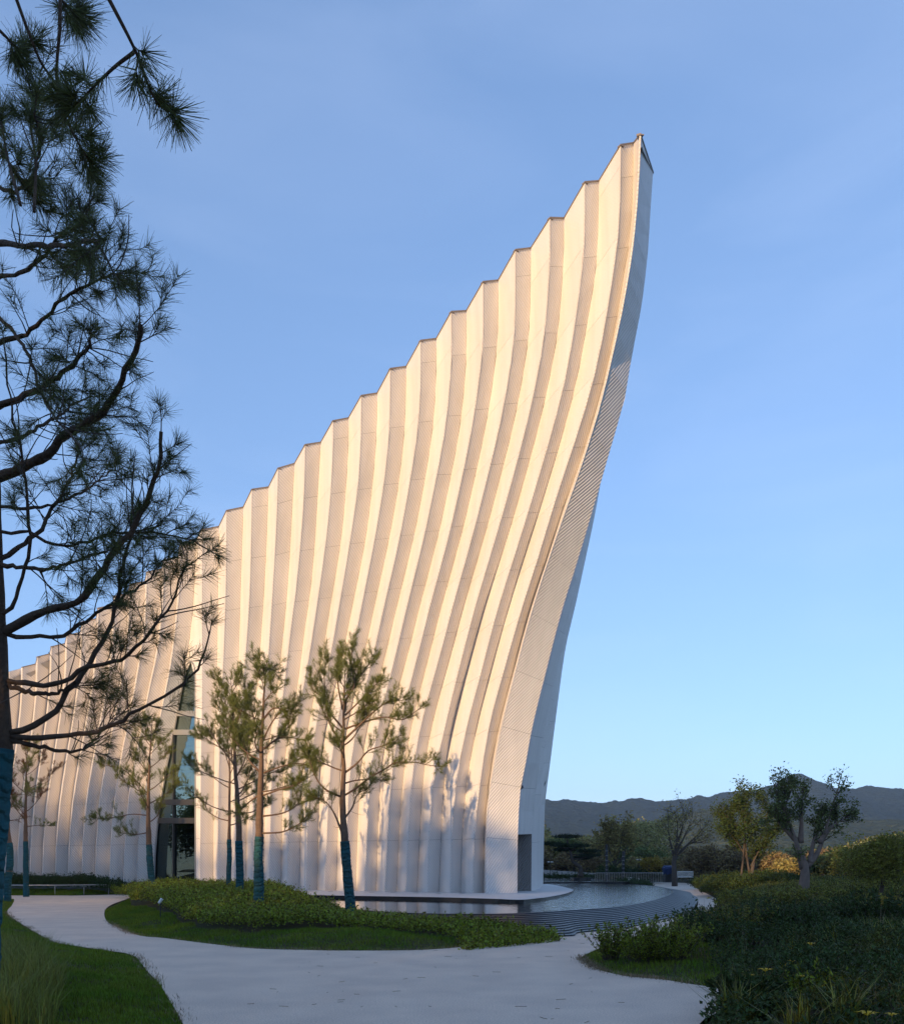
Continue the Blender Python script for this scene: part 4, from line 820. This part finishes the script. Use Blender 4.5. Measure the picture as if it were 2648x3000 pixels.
# yellow daylilies
def lily(px, py, z, s, i, label):
    d = (EYE - z) * F / (py - HY); x = u_(px) * d; zz = zg(x, d); r = empty('yellow_lily', (x, d, zz)); tag(r, label, 'flower', 'yellow lilies in the bed')
    h = max(z - zz, .1); MB().tube([(0, 0, 0), (.02, .01, h * .6), (0, 0, h)], .004, 5).build('stalk', M['leaf_m'], r)
    for k in range(6):
        a = k * math.pi / 3 + i; c = np.array([math.cos(a), math.sin(a), 0]); e = np.array([-c[1], c[0], 0]); o = np.array([0, 0, h]); up = np.array([0, 0, 1.0])
        V = [o, o + c * s * .5 + e * s * .2 + up * s * .35, o + c * s + up * s * .3, o + c * s * .5 - e * s * .2 + up * s * .35, o + c * s * .5 + up * s * .3]
        MB().add(V, [(0, 1, 4), (1, 2, 4), (2, 3, 4), (3, 0, 4)]).build('petal', M['petal'], r)
    L = []
    for k in range(5):
        a = k * 1.3 + i; T = twig((0, 0, 0), (math.cos(a) * .5, math.sin(a) * .5, 1), .4, -.8, 6); s_ = np.array([-math.sin(a), math.cos(a), 0]) * np.linspace(.012, .001, 7)[:, None]
        MB().add(np.concatenate([T - s_, T + s_]), [(j, j + 1, 8 + j, 7 + j) for j in range(6)]).build('blade', M['leaf_m'], r)
for i, (px, py, z, s) in enumerate(((2242, 2848, .42, .10), (2300, 2830, .45, .08), (2195, 2862, .36, .07), (2320, 2820, .45, .06), (2375, 2770, .55, .09), (2312, 2725, .55, .08), (2540, 2978, .40, .10), (2612, 2978, .45, .06), (2350, 2864, .42, .05))):
    lily(px, py, z, s, i, 'yellow lily bloom on a thin stalk among the dark bank plants')

# ------------------------------------------------------------------ broadleaf trees
def leaf_tree(name, label, stems, d, leafm, barkm, nleaf, ls, tw_n=6, Lt=1.0, group=None, r0=.12, seed=1, leaf_t=.35, zbase=None, blob=None, cat='tree', fuzz=.25, droop=0.0, n_sub=3):
    """stems: pixel polylines on a sheet at distance d, first point of the first stem is the foot"""
    global rng
    rng = np.random.default_rng(seed); b = at(*stems[0][0], d); z0 = zg(b[0], b[1]) if zbase is None else zbase
    r = empty(name, (b[0], b[1], z0)); o = -np.array([b[0], b[1], z0]); tag(r, label, cat, group); tw = MB(); LB = []; LD = []; tk = MB()
    for si, S in enumerate(stems):
        dz = rng.uniform(-1, 1) * .35 * np.linalg.norm(np.subtract(S[-1], S[0])) / F * d if si else 0
        L = resample([at(x, y, d + dz * k / max(1, len(S) - 1)) for k, (x, y) in enumerate(S)], 16) + o
        if si == 0: L[0, 2] = min(L[0, 2], -.1)
        ra = r0 if si == 0 else r0 * .5; tk.tube(L, np.linspace(1, .6 if si == 0 else .1, 16) ** 1.25 * ra, 8)
        for k in range(tw_n):
            t = leaf_t + (1 - leaf_t) * (k + rng.random()) / tw_n
            if si == 0 and len(stems) > 1 and t < .8: continue
            i = min(int(t * 15), 14); ax = unit(L[i + 1] - L[i]); dd = ax * .8 + rand_dirs(1)[0] * .8; dd[2] = abs(dd[2]) * .6 + .25 - droop
            T = twig(L[i], dd, Lt * rng.uniform(.6, 1.2) * (1.2 - .6 * t), .3, 7); tw.tube(T, np.linspace(ra * .18, ra * .05, 8), 4, False)
            for _ in range(n_sub):
                j = rng.integers(2, 8); T2 = twig(T[j], unit(T[j] - T[j - 1]) + rand_dirs(1)[0] * .8, Lt * .5 * rng.uniform(.5, 1.1), .3, 5); tw.tube(T2, np.linspace(ra * .08, ra * .03, 6), 3, False); LB.append(T2)
            LB.append(T[2:])
    tk.build('trunk', M[barkm], r, True); tag(tw.build('branches', M['bark_d'], r), kind='stuff')
    if nleaf:
        P = np.concatenate(LB); q = P[rng.integers(0, len(P), nleaf)] + rng.normal(size=(nleaf, 3)) * fuzz * Lt * .35; dd = rand_dirs(nleaf); dd[:, 2] = dd[:, 2] * .6 + .15 - droop
        V, f = leaf_quads(q, unit(dd), ls * rng.uniform(.6, 1.2, nleaf), ls * .5); link('crown', mesh(V, f), M[leafm], r)
    return r
leaf_tree('twin_trunk_tree', 'spreading tree with pale forked trunk on the bank', [[(2352, 2625), (2358, 2560), (2352, 2520), (2348, 2510)], [(2350, 2545), (2338, 2490), (2315, 2420), (2290, 2370), (2275, 2330), (2270, 2290)], [(2358, 2545), (2392, 2505), (2410, 2460), (2430, 2390), (2448, 2330), (2462, 2290)], [(2345, 2470), (2348, 2400), (2350, 2340), (2352, 2320)], [(2400, 2470), (2440, 2420), (2490, 2390)], [(2310, 2400), (2295, 2340), (2310, 2300)], [(2372, 2530), (2382, 2470), (2400, 2420), (2395, 2370)], [(2330, 2460), (2290, 2420), (2260, 2380)]], 30, 'leaf_g', 'bark_g', 6500, .10, 13, .8, r0=.22, seed=41, leaf_t=.34, fuzz=.22, n_sub=3)
leaf_tree('feathery_tree', 'dark feathery tree with several thin trunks behind the bank', [[(2198, 2582), (2205, 2540), (2212, 2510)], [(2205, 2560), (2215, 2500), (2235, 2430), (2250, 2360), (2240, 2310)], [(2195, 2560), (2185, 2490), (2180, 2400), (2185, 2320)], [(2170, 2575), (2178, 2500), (2182, 2430), (2170, 2350)], [(2200, 2540), (2230, 2480), (2260, 2440)], [(2190, 2520), (2160, 2470), (2135, 2440)], [(2180, 2450), (2145, 2410), (2120, 2400)]], 48, 'leaf_d', 'bark_d', 9000, .15, 12, 1.35, r0=.13, seed=42, leaf_t=.3, fuzz=.28, n_sub=4)
leaf_tree('bare_tree', 'nearly leafless grey tree with upswept branches behind the fence end', [[(1976, 2572), (1974, 2530), (1976, 2500)], [(1975, 2535), (1982, 2480), (1985, 2420), (1975, 2375)], [(1976, 2520), (2000, 2490), (2030, 2470), (2080, 2470)], [(1975, 2510), (1960, 2450), (1955, 2400)], [(1980, 2500), (2010, 2440), (2030, 2390)], [(1990, 2500), (2040, 2450), (2070, 2420)], [(1978, 2490), (2000, 2420), (2010, 2375)]], 70, 'leaf_o', 'bark_d', 700, .22, 9, 1.9, r0=.24, seed=43, leaf_t=.3, n_sub=5)
leaf_tree('upright_olive_tree', 'upright olive brown tree with fan of fine branches behind the railings', [[(1800, 2562), (1800, 2540), (1800, 2525)], [(1800, 2540), (1785, 2490), (1775, 2430)], [(1800, 2540), (1800, 2480), (1795, 2415)], [(1800, 2540), (1815, 2490), (1825, 2425)], [(1800, 2545), (1830, 2500), (1850, 2445)], [(1798, 2545), (1770, 2500), (1760, 2450)]], 82, 'leaf_o', 'bark_d', 4200, .26, 9, 1.7, r0=.16, seed=44, leaf_t=.35)
def blob_tree(name, label, px, top, d, wpx, leafm, n, ls, seed, group=None, base=2565, zb=None, cat='tree', fill=1.0):
    """rounded crown of leaf clumps on a short branched trunk"""
    global rng
    rng = np.random.default_rng(seed); x = u_(px) * d; z0 = zg(x, d) if zb is None else zb; H = EYE + (HY - top) / F * d - z0; W = wpx / F * d
    r = empty(name, (x, d, z0)); tag(r, label, cat, group); tk = MB(); T = twig((0, 0, -.1), (0, 0, 1), H * .7, .1, 8); tk.tube(T, np.linspace(.045 * H ** .7, .015 * H ** .7, 9), 7)
    K = 26; c = rand_dirs(K); c[:, 2] = np.abs(c[:, 2]) * 1.25 - .45; cc = c * rng.uniform(.45, .95, K)[:, None] * np.array([W / 2, W / 2, H * .40]) + np.array([0, 0, H * (.56 if fill < 1.2 else .5)])
    for p in cc[::2]:
        j = rng.integers(3, 8); tk.tube([T[j], (T[j] + p) / 2 + rng.normal(size=3) * .1, p], [.016 * H ** .6, .01 * H ** .6, .004], 4, False)
    tk.build('trunk', M['bark_d'], r, True); rad_ = rng.uniform(.16, .30, K) * W
    k = rng.integers(0, K, n); q = cc[k] + rand_dirs(n) * (rng.random(n)[:, None] ** .45) * rad_[k][:, None] * np.array([1, 1, .8]); q = q[(q[:, 2] > (.06 if fill >= 1.2 else .18) * H) & (q[:, 2] < H * 1.02)]
    dd = rand_dirs(len(q)); dd[:, 2] = dd[:, 2] * .5 + .2; V, f = leaf_quads(q, unit(dd), ls * rng.uniform(.6, 1.2, len(q)), ls * .55); link('crown', mesh(V, f), M[leafm], r); return r
wood = [(1600, 2435, 96, 70, 'o'), (1636, 2420, 102, 70, 'g'), (1676, 2422, 93, 62, 'g'), (1716, 2430, 99, 75, 'o'), (1752, 2446, 92, 65, 'o'), (1846, 2432, 104, 75, 'g'), (1884, 2470, 96, 60, 'g'), (1925, 2478, 104, 75, 'g'), (1990, 2496, 98, 70, 'g'), (1580, 2470, 90, 60, 'b'), (1660, 2480, 88, 60, 'b'), (1730, 2492, 86, 55, 'b'), (1870, 2500, 88, 55, 'o'), (1950, 2505, 90, 55, 'o'),
        (2046, 2466, 78, 75, 'b'), (2096, 2458, 76, 80, 'b'), (2146, 2462, 78, 80, 'b'), (2205, 2480, 75, 80, 'b'), (2268, 2490, 74, 80, 'b'), (2320, 2505, 70, 75, 'o'), (2410, 2496, 62, 85, 'g'), (2455, 2478, 64, 90, 'g'), (2500, 2470, 58, 90, 'g'), (2540, 2500, 52, 80, 'o')]
NM = {'o': ('olive_tree_of_wood', 'olive tinted tree in the wood behind the garden fence', 'leaf_o'), 'g': ('green_tree_of_wood', 'mid green tree in the wood behind the garden fence', 'leaf_g'), 'b': ('autumn_tree', 'brown autumn tree in the wood behind the garden fence', 'leaf_b')}
WL = ['olive tree close against the shaded flank of the building', 'green tree rising behind the cloud pruned pine', 'green tree showing just above the cloud pruned pine', 'olive tree between the cloud pruned pine and the left banded post', 'olive tree directly behind the left banded post', 'green tree behind the right banded post', 'lower green tree behind the round yellow bush', 'green tree between the yellow bush and the bare tree', 'green tree behind the white railing', 'brown tree beside the flank of the building under an olive tree', 'low brown tree behind the bent trunk of the cloud pruned pine', 'low brown tree at the foot of the left banded post', 'small olive tree left of the round yellow bush', 'small olive tree right of the round yellow bush', 'brown autumn tree just right of the bare tree', 'tallest brown autumn tree between the bare tree and the feathery tree', 'brown autumn tree left behind the feathery tree trunks', 'brown autumn tree right behind the feathery tree trunks', 'brown autumn tree left of the forked pale trunk', 'olive tree right behind the forked pale trunk', 'green tree just right of the forked pale trunk', 'green tree between the forked trunk and the big yellow green bush', 'green tree directly left of the big yellow green bush', 'olive bush like tree under the left side of the big yellow green bush']
for i, (px, top, d, wp, kd) in enumerate(wood):
    nm, lb, lm = NM[kd]; lb = WL[i]; blob_tree({'o': 'olive_green_tree', 'g': 'broadleaf_tree', 'b': 'autumn_tree'}[kd], lb, px, top, d, wp * 1.35, lm, 3600, .27, 200 + i, {'o': 'olive trees in the wood', 'g': 'green trees in the wood', 'b': 'autumn trees in the wood'}[kd], fill=1.5)
blob_tree('yellow_bush', 'round golden yellow bush behind the garden fence', 1908, 2494, 80, 72, 'leaf_yl', 2600, .22, 301, cat='bush', fill=1.5)
blob_tree('yellow_green_bush', 'big dense yellow green bush at the edge of the bank', 2575, 2414, 26, 230, 'leaf_yg', 12000, .085, 302, cat='bush', fill=1.5)
blob_tree('green_bush', 'dense green bush behind the big yellow green one', 2665, 2425, 31, 190, 'leaf_g', 8000, .10, 303, cat='bush', fill=1.5)
blob_tree('low_yellow_bush', 'low yellow bush at the foot of the big yellow green one', 2600, 2615, 22, 110, 'leaf_yl', 2200, .06, 304, cat='bush', fill=1.5)

for i, (x, y, h) in enumerate(((-40, 47.5, 9.5), (-46, 54, 12), (-53, 49, 11), (-60, 60, 13))):
    o_ = blob_tree('garden_tree', 'round garden tree on the lawn past the low end of the building', CX + x / y * F, HY - (h - EYE) / y * F, y, 5.5 / y * F, 'leaf_g', 9000, .3, 700 + i, 'trees past the low end of the building', cat='tree', fill=1.5)

def thicket(name, label, x0, x1, d0, d1, h, n, mname, seed, ls=.36):
    global rng
    rng = np.random.default_rng(seed); X = rng.uniform(x0, x1, n); Y = rng.uniform(d0, d1, n); H = h * (.12 + 1.35 * fbm(X, Y * .3, 8, seed) ** 1.25); Z = .15 + H * rng.random(n) ** .6
    dd = rand_dirs(n); dd[:, 2] = dd[:, 2] * .5 + .25; V, f = leaf_quads(np.c_[X, Y, Z], unit(dd), ls * rng.uniform(.6, 1.2, n), ls * .55); tag(link(name, mesh(V, f), M[mname]), label, 'thicket', None, 'stuff')
thicket('green_thicket', 'continuous green undergrowth of the wood behind the railings', 6, 27, 104, 116, 8.6, 20000, 'leaf_far', 801)
thicket('low_green_thicket', 'lower green undergrowth behind the yellow bush and bare tree', 25, 36, 104, 114, 4.6, 7000, 'leaf_far', 805)
thicket('olive_thicket', 'olive undergrowth along the front of the wood', 8, 30, 96, 101, 2.8, 9000, 'leaf_o', 802)
thicket('autumn_thicket', 'brown autumn undergrowth behind the bank', 22, 38, 82, 88, 4.6, 15000, 'leaf_b', 803, .28)
thicket('far_green_thicket', 'green undergrowth at the right side of the wood', 34, 66, 88, 100, 5.0, 13000, 'leaf_far', 804, .34)
# ------------------------------------------------------------------ far garden: upper pool, planter pine, walls, railings, posts
up_poly = [(5.6, 66.2), (13, 67.2), (13.8, 69), (13.5, 74), (10, 79), (2, 80), (-4, 76), (-4, 66.6)]
upw = ngon_obj('upper_pool_basin', up_poly, .405, M['water'], None, .2, M['black']); tag(upw, 'shallow black edged upper pool round the planter pine', 'pool')
px0 = at(1700, 2582, 72); pr = empty('round_planter', (px0[0], px0[1], .36)); tag(pr, 'round black stone planter standing in the upper pool', 'planter')
V, f = lathe([(.80, 0), (.86, .05), (.86, .30), (.80, .30), (.78, .24)], 32); MB().add(V, f).build('bowl', M['black'], pr)
V, f = lathe([(.78, .24), (.5, .30), (.05, .33)], 24); MB().add(V, f).build('soil_mound', M['soil'], pr)
def cloud_pine():
    global rng
    rng = np.random.default_rng(77); d = 72.0; r = empty('cloud_pruned_pine', (px0[0], px0[1], .6)); tag(r, 'dark cloud pruned pine with bent trunk growing from the round planter', 'tree'); o = -np.array([px0[0], px0[1], .6])
    T = resample([at(x, y, d) for x, y in ((1702, 2570), (1701, 2545), (1690, 2535), (1676, 2520), (1672, 2500), (1664, 2480), (1662, 2462))], 20) + o; tk = MB().tube(T, np.linspace(.19, .07, 20), 8); tk.build('trunk', M['bark_d'], r, True)
    nd = Needles()
    for x, y, wx, dy in ((1662, 2453, 90, 0), (1612, 2474, 60, .3), (1690, 2480, 95, -.3), (1652, 2492, 70, .4), (1725, 2496, 80, .2), (1730, 2508, 70, -.4), (1700, 2516, 70, .5), (1640, 2478, 60, -.5)):
        c = at(x, y, d + dy) + o; j = int(np.argmin(np.abs(T[:, 2] - c[2] + .3))); tk2 = MB().tube([T[j], (T[j] + c) / 2 + (0, 0, -.1), c], [.06, .045, .03], 6); tk2.build('limb', M['bark_d'], r, True)
        a = wx / F * d / 2; n = 620; q = rand_dirs(n) * np.sqrt(rng.random(n))[:, None] * np.array([a, a * .8, .14]) + c
        dd = rand_dirs(n); dd[:, 2] = np.abs(dd[:, 2]) * .8 + .2; nd.b.append(q); nd.d.append(unit(dd)); nd.L.append(rng.uniform(.12, .28, n)); nd.W.append(np.full(n, .05))
    nd.build('crown', M['leaf_k'], r)
    for sx in (-.35, .3):
        MB().tube([(sx, -.2, -.2), (sx * .3, 0, .8)], .025, 5).build('prop', M['wood'], r)
cloud_pine()
def wall_run(name, label, a, b, zt, zb, th, m, cat):
    a = np.array(a); b = np.array(b); e = unit(b - a); nn = np.array([-e[1], e[0]]) * th / 2; V = []
    for p, t in ((a, zt[0]), (b, zt[1])): V += [(*(p - nn), zb), (*(p + nn), zb), (*(p + nn), t), (*(p - nn), t)]
    o = MB().add(V, [(0, 3, 7, 4), (1, 5, 6, 2), (3, 2, 6, 7), (0, 1, 2, 3), (4, 7, 6, 5)]).build(name, m); tag(o, label, cat); return o
pa, pb = at(1560, 2549, 86), at(1746, 2559, 82)
wall_run('ramp_parapet', 'pale concrete ramp parapet sloping down behind the upper pool', pa[:2], pb[:2], (pa[2] + .04, pb[2]), 0.0, .3, M['concrete'], 'wall')
shrub_mass('pool_hedge', [(4, 79), (14, 79.5), (14.5, 81), (4, 81)], 6000, lambda X, Y: .55 + 0 * X, .16, .08, 'leaf_d', 'low dark hedge along the ramp parapet', 'hedge')
shrub_mass('fence_hedge', [(13.4, 79), (19.4, 79.5), (19.5, 82), (13.4, 82)], 9000, lambda X, Y: 1.15 + 0 * X, .18, .09, 'leaf_d', 'dark hedge standing behind the steel railings', 'hedge')
def railing(name, label, a, b, n, h, zb, rb, m, mats_group=None):
    r = empty(name, (a[0], a[1], zb)); tag(r, label, 'fence'); e = np.array([b[0] - a[0], b[1] - a[1], 0])
    me = mesh(*[x for x in tube([(0, 0, 0), (0, 0, h)], rb, 4)]) ; me.materials.append(m)
    for i in range(n): o = link('bar', me, None, r); o.location = tuple(e * i / (n - 1))
    for z in (.08, h - .02): MB().tube([(0, 0, z), tuple(e + (0, 0, z))], rb * 1.3, 4).build('rail', m, r)
railing('steel_railing', 'grey steel railing of thin upright bars before the hedge', at(1744, 2580, 77)[:2], at(1968, 2580, 77)[:2], 46, .92, .1, .018, M['metal'])
railing('white_railing', 'short white railing beside the bare tree', at(1985, 2570, 75)[:2], at(2030, 2570, 75)[:2], 16, .55, .6, .022, M['white'])
railing('thin_dark_railing', 'thin dark railing behind the planter pine', at(1600, 2570, 92)[:2], at(1690, 2570, 92)[:2], 16, 1.75, .3, .02, M['dark'])
sg = at(1951, 2561, 76.6); sr = empty('notice_board', (sg[0], sg[1], .1)); tag(sr, 'small white notice with red prohibition ring fixed to the railing', 'sign')
MB().box((0, 0, sg[2] - .1), (.60, .03, .26)).build('board', M['white'], sr)
ring = []; 
mb = MB(); a = np.linspace(0, 2 * np.pi, 17); mb.tube([(.17 + .07 * math.cos(t), -.02, sg[2] - .1 + .07 * math.sin(t)) for t in a], .014, 4, False); mb.tube([(.12, -.02, sg[2] - .05), (.22, -.02, sg[2] - .15)], .012, 4); mb.build('prohibition_ring', M['red'], sr)
for z, x1 in ((.03, .04), (-.02, -.02)): MB().box((-.12 + x1 / 4, -.02, sg[2] - .1 + z), (.24 + x1, .008, .025)).build('lettering', M['grey'], sr)
for px, yt, lb in ((1777, 2475, 'tall dark banded post left of the upright olive tree'), (1826, 2495, 'tall dark banded post right of the upright olive tree')):
    p = at(px, 2560, 79); h = EYE + (HY - yt) / F * 79; r = empty('banded_post', (p[0], p[1], .1)); tag(r, lb, 'post')
    V, f = lathe([(.12, 0), (.12, h - .12), (.10, h - .1), (.0, h - .08)], 10); MB().add(V, f).build('shaft', M['dark'], r)
    for k in range(6): V, f = lathe([(.125, h * (.2 + .12 * k)), (.125, h * (.2 + .12 * k) + .06)], 10); MB().add(V, f).build('band', M['grey'], r)
for px, yt, lb in ((1612, 2526, 'slim lamp post with two small heads beside the ramp parapet'), (1872, 2519, 'slim lamp post with two small heads behind the steel railing')):
    p = at(px, 2560, 84); h = EYE + (HY - yt) / F * 84 - .1; r = empty('lamp_post', (p[0], p[1], .1)); tag(r, lb, 'lamp')
    MB().tube([(0, 0, 0), (0, 0, h)], .035, 6).build('pole', M['dark'], r)
    for s in (-1, 1): MB().box((s * .16, 0, h), (.2, .12, .09)).build('lamp_head', M['white'], r)
for px, yb, w_, h, lb in ((1845, 2583, .28, .36, 'squat pale cabinet on the verge behind the pool'), (1870, 2583, .14, .26, 'small pale bollard lamp on the verge behind the pool')):
    p = at(px, yb, 74); r = empty('verge_box', (p[0], p[1], .28)); tag(r, lb, 'box' if w_ > .2 else 'lamp'); MB().box((0, 0, h / 2), (w_, w_, h), 0, .02).build('body', M['white'], r); MB().box((0, 0, h + .012), (w_ * 1.1, w_ * 1.1, .024)).build('cap', M['metal'], r)
vp = [(8, 67.6), (14.4, 67.2), (15.3, 66.8), (17, 80), (13, 79), (14, 74)]
shrub_mass('verge_cover', [(13.9, 67.5), (15.2, 67), (17.2, 80), (14, 79), (14.2, 72)], 8000, lambda X, Y: .16 + 0 * X, .14, .07, 'leaf_d', 'low green planting between the pool and the railings', 'shrubs')
# blue covered pump beside the bare tree
p = at(1958, 2566, 71); r = empty('blue_covered_stand', (p[0], p[1], .3)); tag(r, 'dark stand under a blue tarpaulin beside the bare tree', 'stand')
MB().box((0, 0, .35), (.75, .5, .7), .2).build('stand', M['dark'], r)
V, f = lathe([(.42, .62), (.50, .85), (.52, 1.1), (.38, 1.28), (.1, 1.34)], 10); V += rng.normal(size=V.shape) * .03; MB().add(V, f).build('tarpaulin', M['blue'], r)

# ------------------------------------------------------------------ near left: low handrail, bench, spotlights
hr = empty('low_handrail', (gnd(10, 2622)[0], gnd(10, 2622)[1], 0)); tag(hr, 'low curved steel handrail along the far edge of the path', 'handrail'); o = -np.array(hr.location)
pts = np.array([(*gnd(x, y), .55) for x, y in ((-60, 2624), (10, 2624), (75, 2624), (161, 2624), (246, 2623), (318, 2622), (413, 2617.5))]); S = resample(pts, 30) + o
MB().tube(S, .028, 8).build('rail', M['metal'], hr, True)
for x, y in ((75, 2624), (161, 2624), (246, 2623), (318, 2622), (412, 2617.6)):
    p = np.array([*gnd(x, y), 0]) + o; MB().tube([p, p + (0, 0, .54)], .018, 6).build('post', M['metal'], hr)
def spot(px, py, d, lb, rz):
    p = at(px, py, d); z = zg(p[0], p[1]); r = empty('garden_spotlight', (p[0], p[1], z)); tag(r, lb, 'lamp'); h = p[2] - z
    MB().tube([(0, 0, -.05), (0, 0, h)], .015, 6).build('stake', M['dark'], r)
    a = np.array([math.cos(rz) * .055, math.sin(rz) * .03, .065]); MB().tube([np.array([0, 0, h]) - a, np.array([0, 0, h]) - a * .6, np.array([0, 0, h]) + a * .7, np.array([0, 0, h]) + a], [.03, .04, .043, .046], 12).build('head', M['white'], r, True)
spot(470, 2641, 24.5, 'white garden spotlight on a stake in the island shrubs', .8); spot(17, 2588, 42, 'white garden spotlight on a stake near the low handrail', .3)
p = at(431, 2592, 47.5); r = empty('wooden_bench', (p[0], p[1], zg(p[0], p[1]))); tag(r, 'brown wooden bench half hidden by shrubs under the tall window', 'bench')
MB().box((.5, .2, .72), (1.5, .4, .07), .3).build('seat', M['wood'], r)
for x in (-.1, 1.1): MB().box((x, .2 + .3 * (x - .5), .35), (.08, .34, .7), .3).build('leg', M['wood'], r)

# ------------------------------------------------------------------ hills
def hill(name, ridge, d, depth, m, seed, step=4.0, bump=5.0):
    xs = np.array([u_(a) * d for a, _ in ridge]); zs = np.array([EYE + (HY - b) / F * d for _, b in ridge]); X = np.arange(xs[0], xs[-1], step); Z = pchip(xs, zs, X)
    rows = np.linspace(-1, .3, 70); V = []
    for t in rows:
        y = d + depth * t; prof = (1 - abs(t)) ** 1.25 if t < 0 else (1 - t * .8)
        n = (fbm(X + seed * 50, np.full_like(X, y), 160, seed, 5) - .47) * 40 * min(1, abs(t) * 3) * (prof > .03)
        c = (fbm(X, np.full_like(X, y) * 1.0, 16, seed + 9, 4) - .45) * bump
        V.append(np.c_[X, np.full_like(X, y), np.maximum(Z * prof + n * prof + c, -2)])
    V = np.concatenate(V); n = len(X); f = np.array([(r * n + i, r * n + i + 1, (r + 1) * n + i + 1, (r + 1) * n + i) for r in range(len(rows) - 1) for i in range(n - 1)])
    o = link(name, mesh(V, f, smooth=True), m); tag(o, kind='structure')
M['hill'] = mat('forested hill', (.040, .055, .030), .95, .05, noise=(.11, .95, (.018, .026, .016)), bump=(.14, 1.0, 14))
M['hill2'] = mat('scrub hill', (.085, .095, .042), .95, .05, noise=(.17, .95, (.04, .05, .02)), bump=(.2, 1.0, 9))
hill('far_hills', [(-2600, 2440), (-1500, 2380), (-700, 2400), (0, 2390), (800, 2370), (1300, 2352), (1599, 2345), (1672, 2345), (1751, 2352), (1866, 2340), (1940, 2348), (2012, 2339), (2098, 2329), (2158, 2320), (2220, 2314), (2268, 2300), (2299, 2276), (2335, 2268), (2366, 2276), (2402, 2291), (2427, 2306), (2487, 2312), (2548, 2303), (2621, 2311), (2700, 2318), (3200, 2345), (3800, 2330), (4600, 2420)], 1500, 620, M['hill'], 1, 2.6, 11.0)
hill('near_hills', [(1500, 2470), (1700, 2468), (1850, 2440), (1920, 2410), (2000, 2385), (2090, 2372), (2200, 2378), (2330, 2395), (2480, 2410), (2600, 2400), (2800, 2420), (3200, 2440), (3900, 2470)], 800, 320, M['hill2'], 2, 2.0, 6.0)

# ------------------------------------------------------------------ unseen grove behind the viewer, placed and sized to shade garden and wall
for i, (x, y, h, wd, nq) in enumerate(((-106, -28, 19, 15, 5200), (-97, -25, 19, 15, 5200), (-88, -29, 19.5, 15, 5200), (-79, -26, 19.5, 13, 5200), (-71, -29, 18.5, 11, 4600), (-64.5, -26, 16.5, 8, 3200), (-58.5, -29, 15, 7.5, 2600), (-53, -26, 13.6, 7, 1900), (-47.5, -29, 15.2, 7.5, 2900), (-42, -26, 14.0, 7, 2900), (-36.5, -28, 11, 7, 2200), (-31, -24, 11.5, 7.5, 4200), (-25, -26, 17, 10, 5200), (-18, -24, 16, 10, 5200), (-11, -26, 14, 10, 5200), (-3, -28, 13, 10, 5200), (6, -30, 12, 11, 5200), (16, -27, 13, 12, 5200), (27, -30, 14, 13, 5200))):
    rng = np.random.default_rng(500 + i); r = empty('unseen_shade_tree', (x, y, 0)); tag(r, 'unseen leafy tree added behind the viewer to shade the garden', 'tree', 'unseen shade casting grove behind the viewer')
    T = twig((0, 0, -.1), (0, 0, 1), h * .75, .1, 8); MB().tube(T, np.linspace(.22, .06, 9), 8).build('trunk', M['bark_g'], r, True)
    n = nq; q = rand_dirs(n) * (rng.random(n)[:, None] ** .4) * np.array([wd / 2, wd / 2, h * .47]) + np.array([0, 0, h * .52]); q[:, 2] += (fbm(q[:, 0] + x, q[:, 1], 3.0, i) - .5) * 3.0 * (q[:, 2] > h * .6)
    q = q[(q[:, 2] > .1)]; dd = rand_dirs(len(q)); V, f = leaf_quads(q, dd, rng.uniform(.35, .8, len(q)), .42); link('crown', mesh(V, f), M['leaf_g'], r)

# ------------------------------------------------------------------ evening air
hz = MB().box((0, 700, 85), (5600, 2800, 176)).build('haze', None); tag(hz, kind='stuff')
hm = bpy.data.materials.new('evening haze'); hm.use_nodes = True; t = hm.node_tree; t.nodes.remove(t.nodes['Principled BSDF'])
pv = t.nodes.new('ShaderNodeVolumePrincipled'); pv.inputs['Color'].default_value = (.70, .84, 1.0, 1); pv.inputs['Density'].default_value = .00022; pv.inputs['Anisotropy'].default_value = .45
t.links.new(pv.outputs[0], t.nodes['Material Output'].inputs['Volume']); hz.data.materials.append(hm)
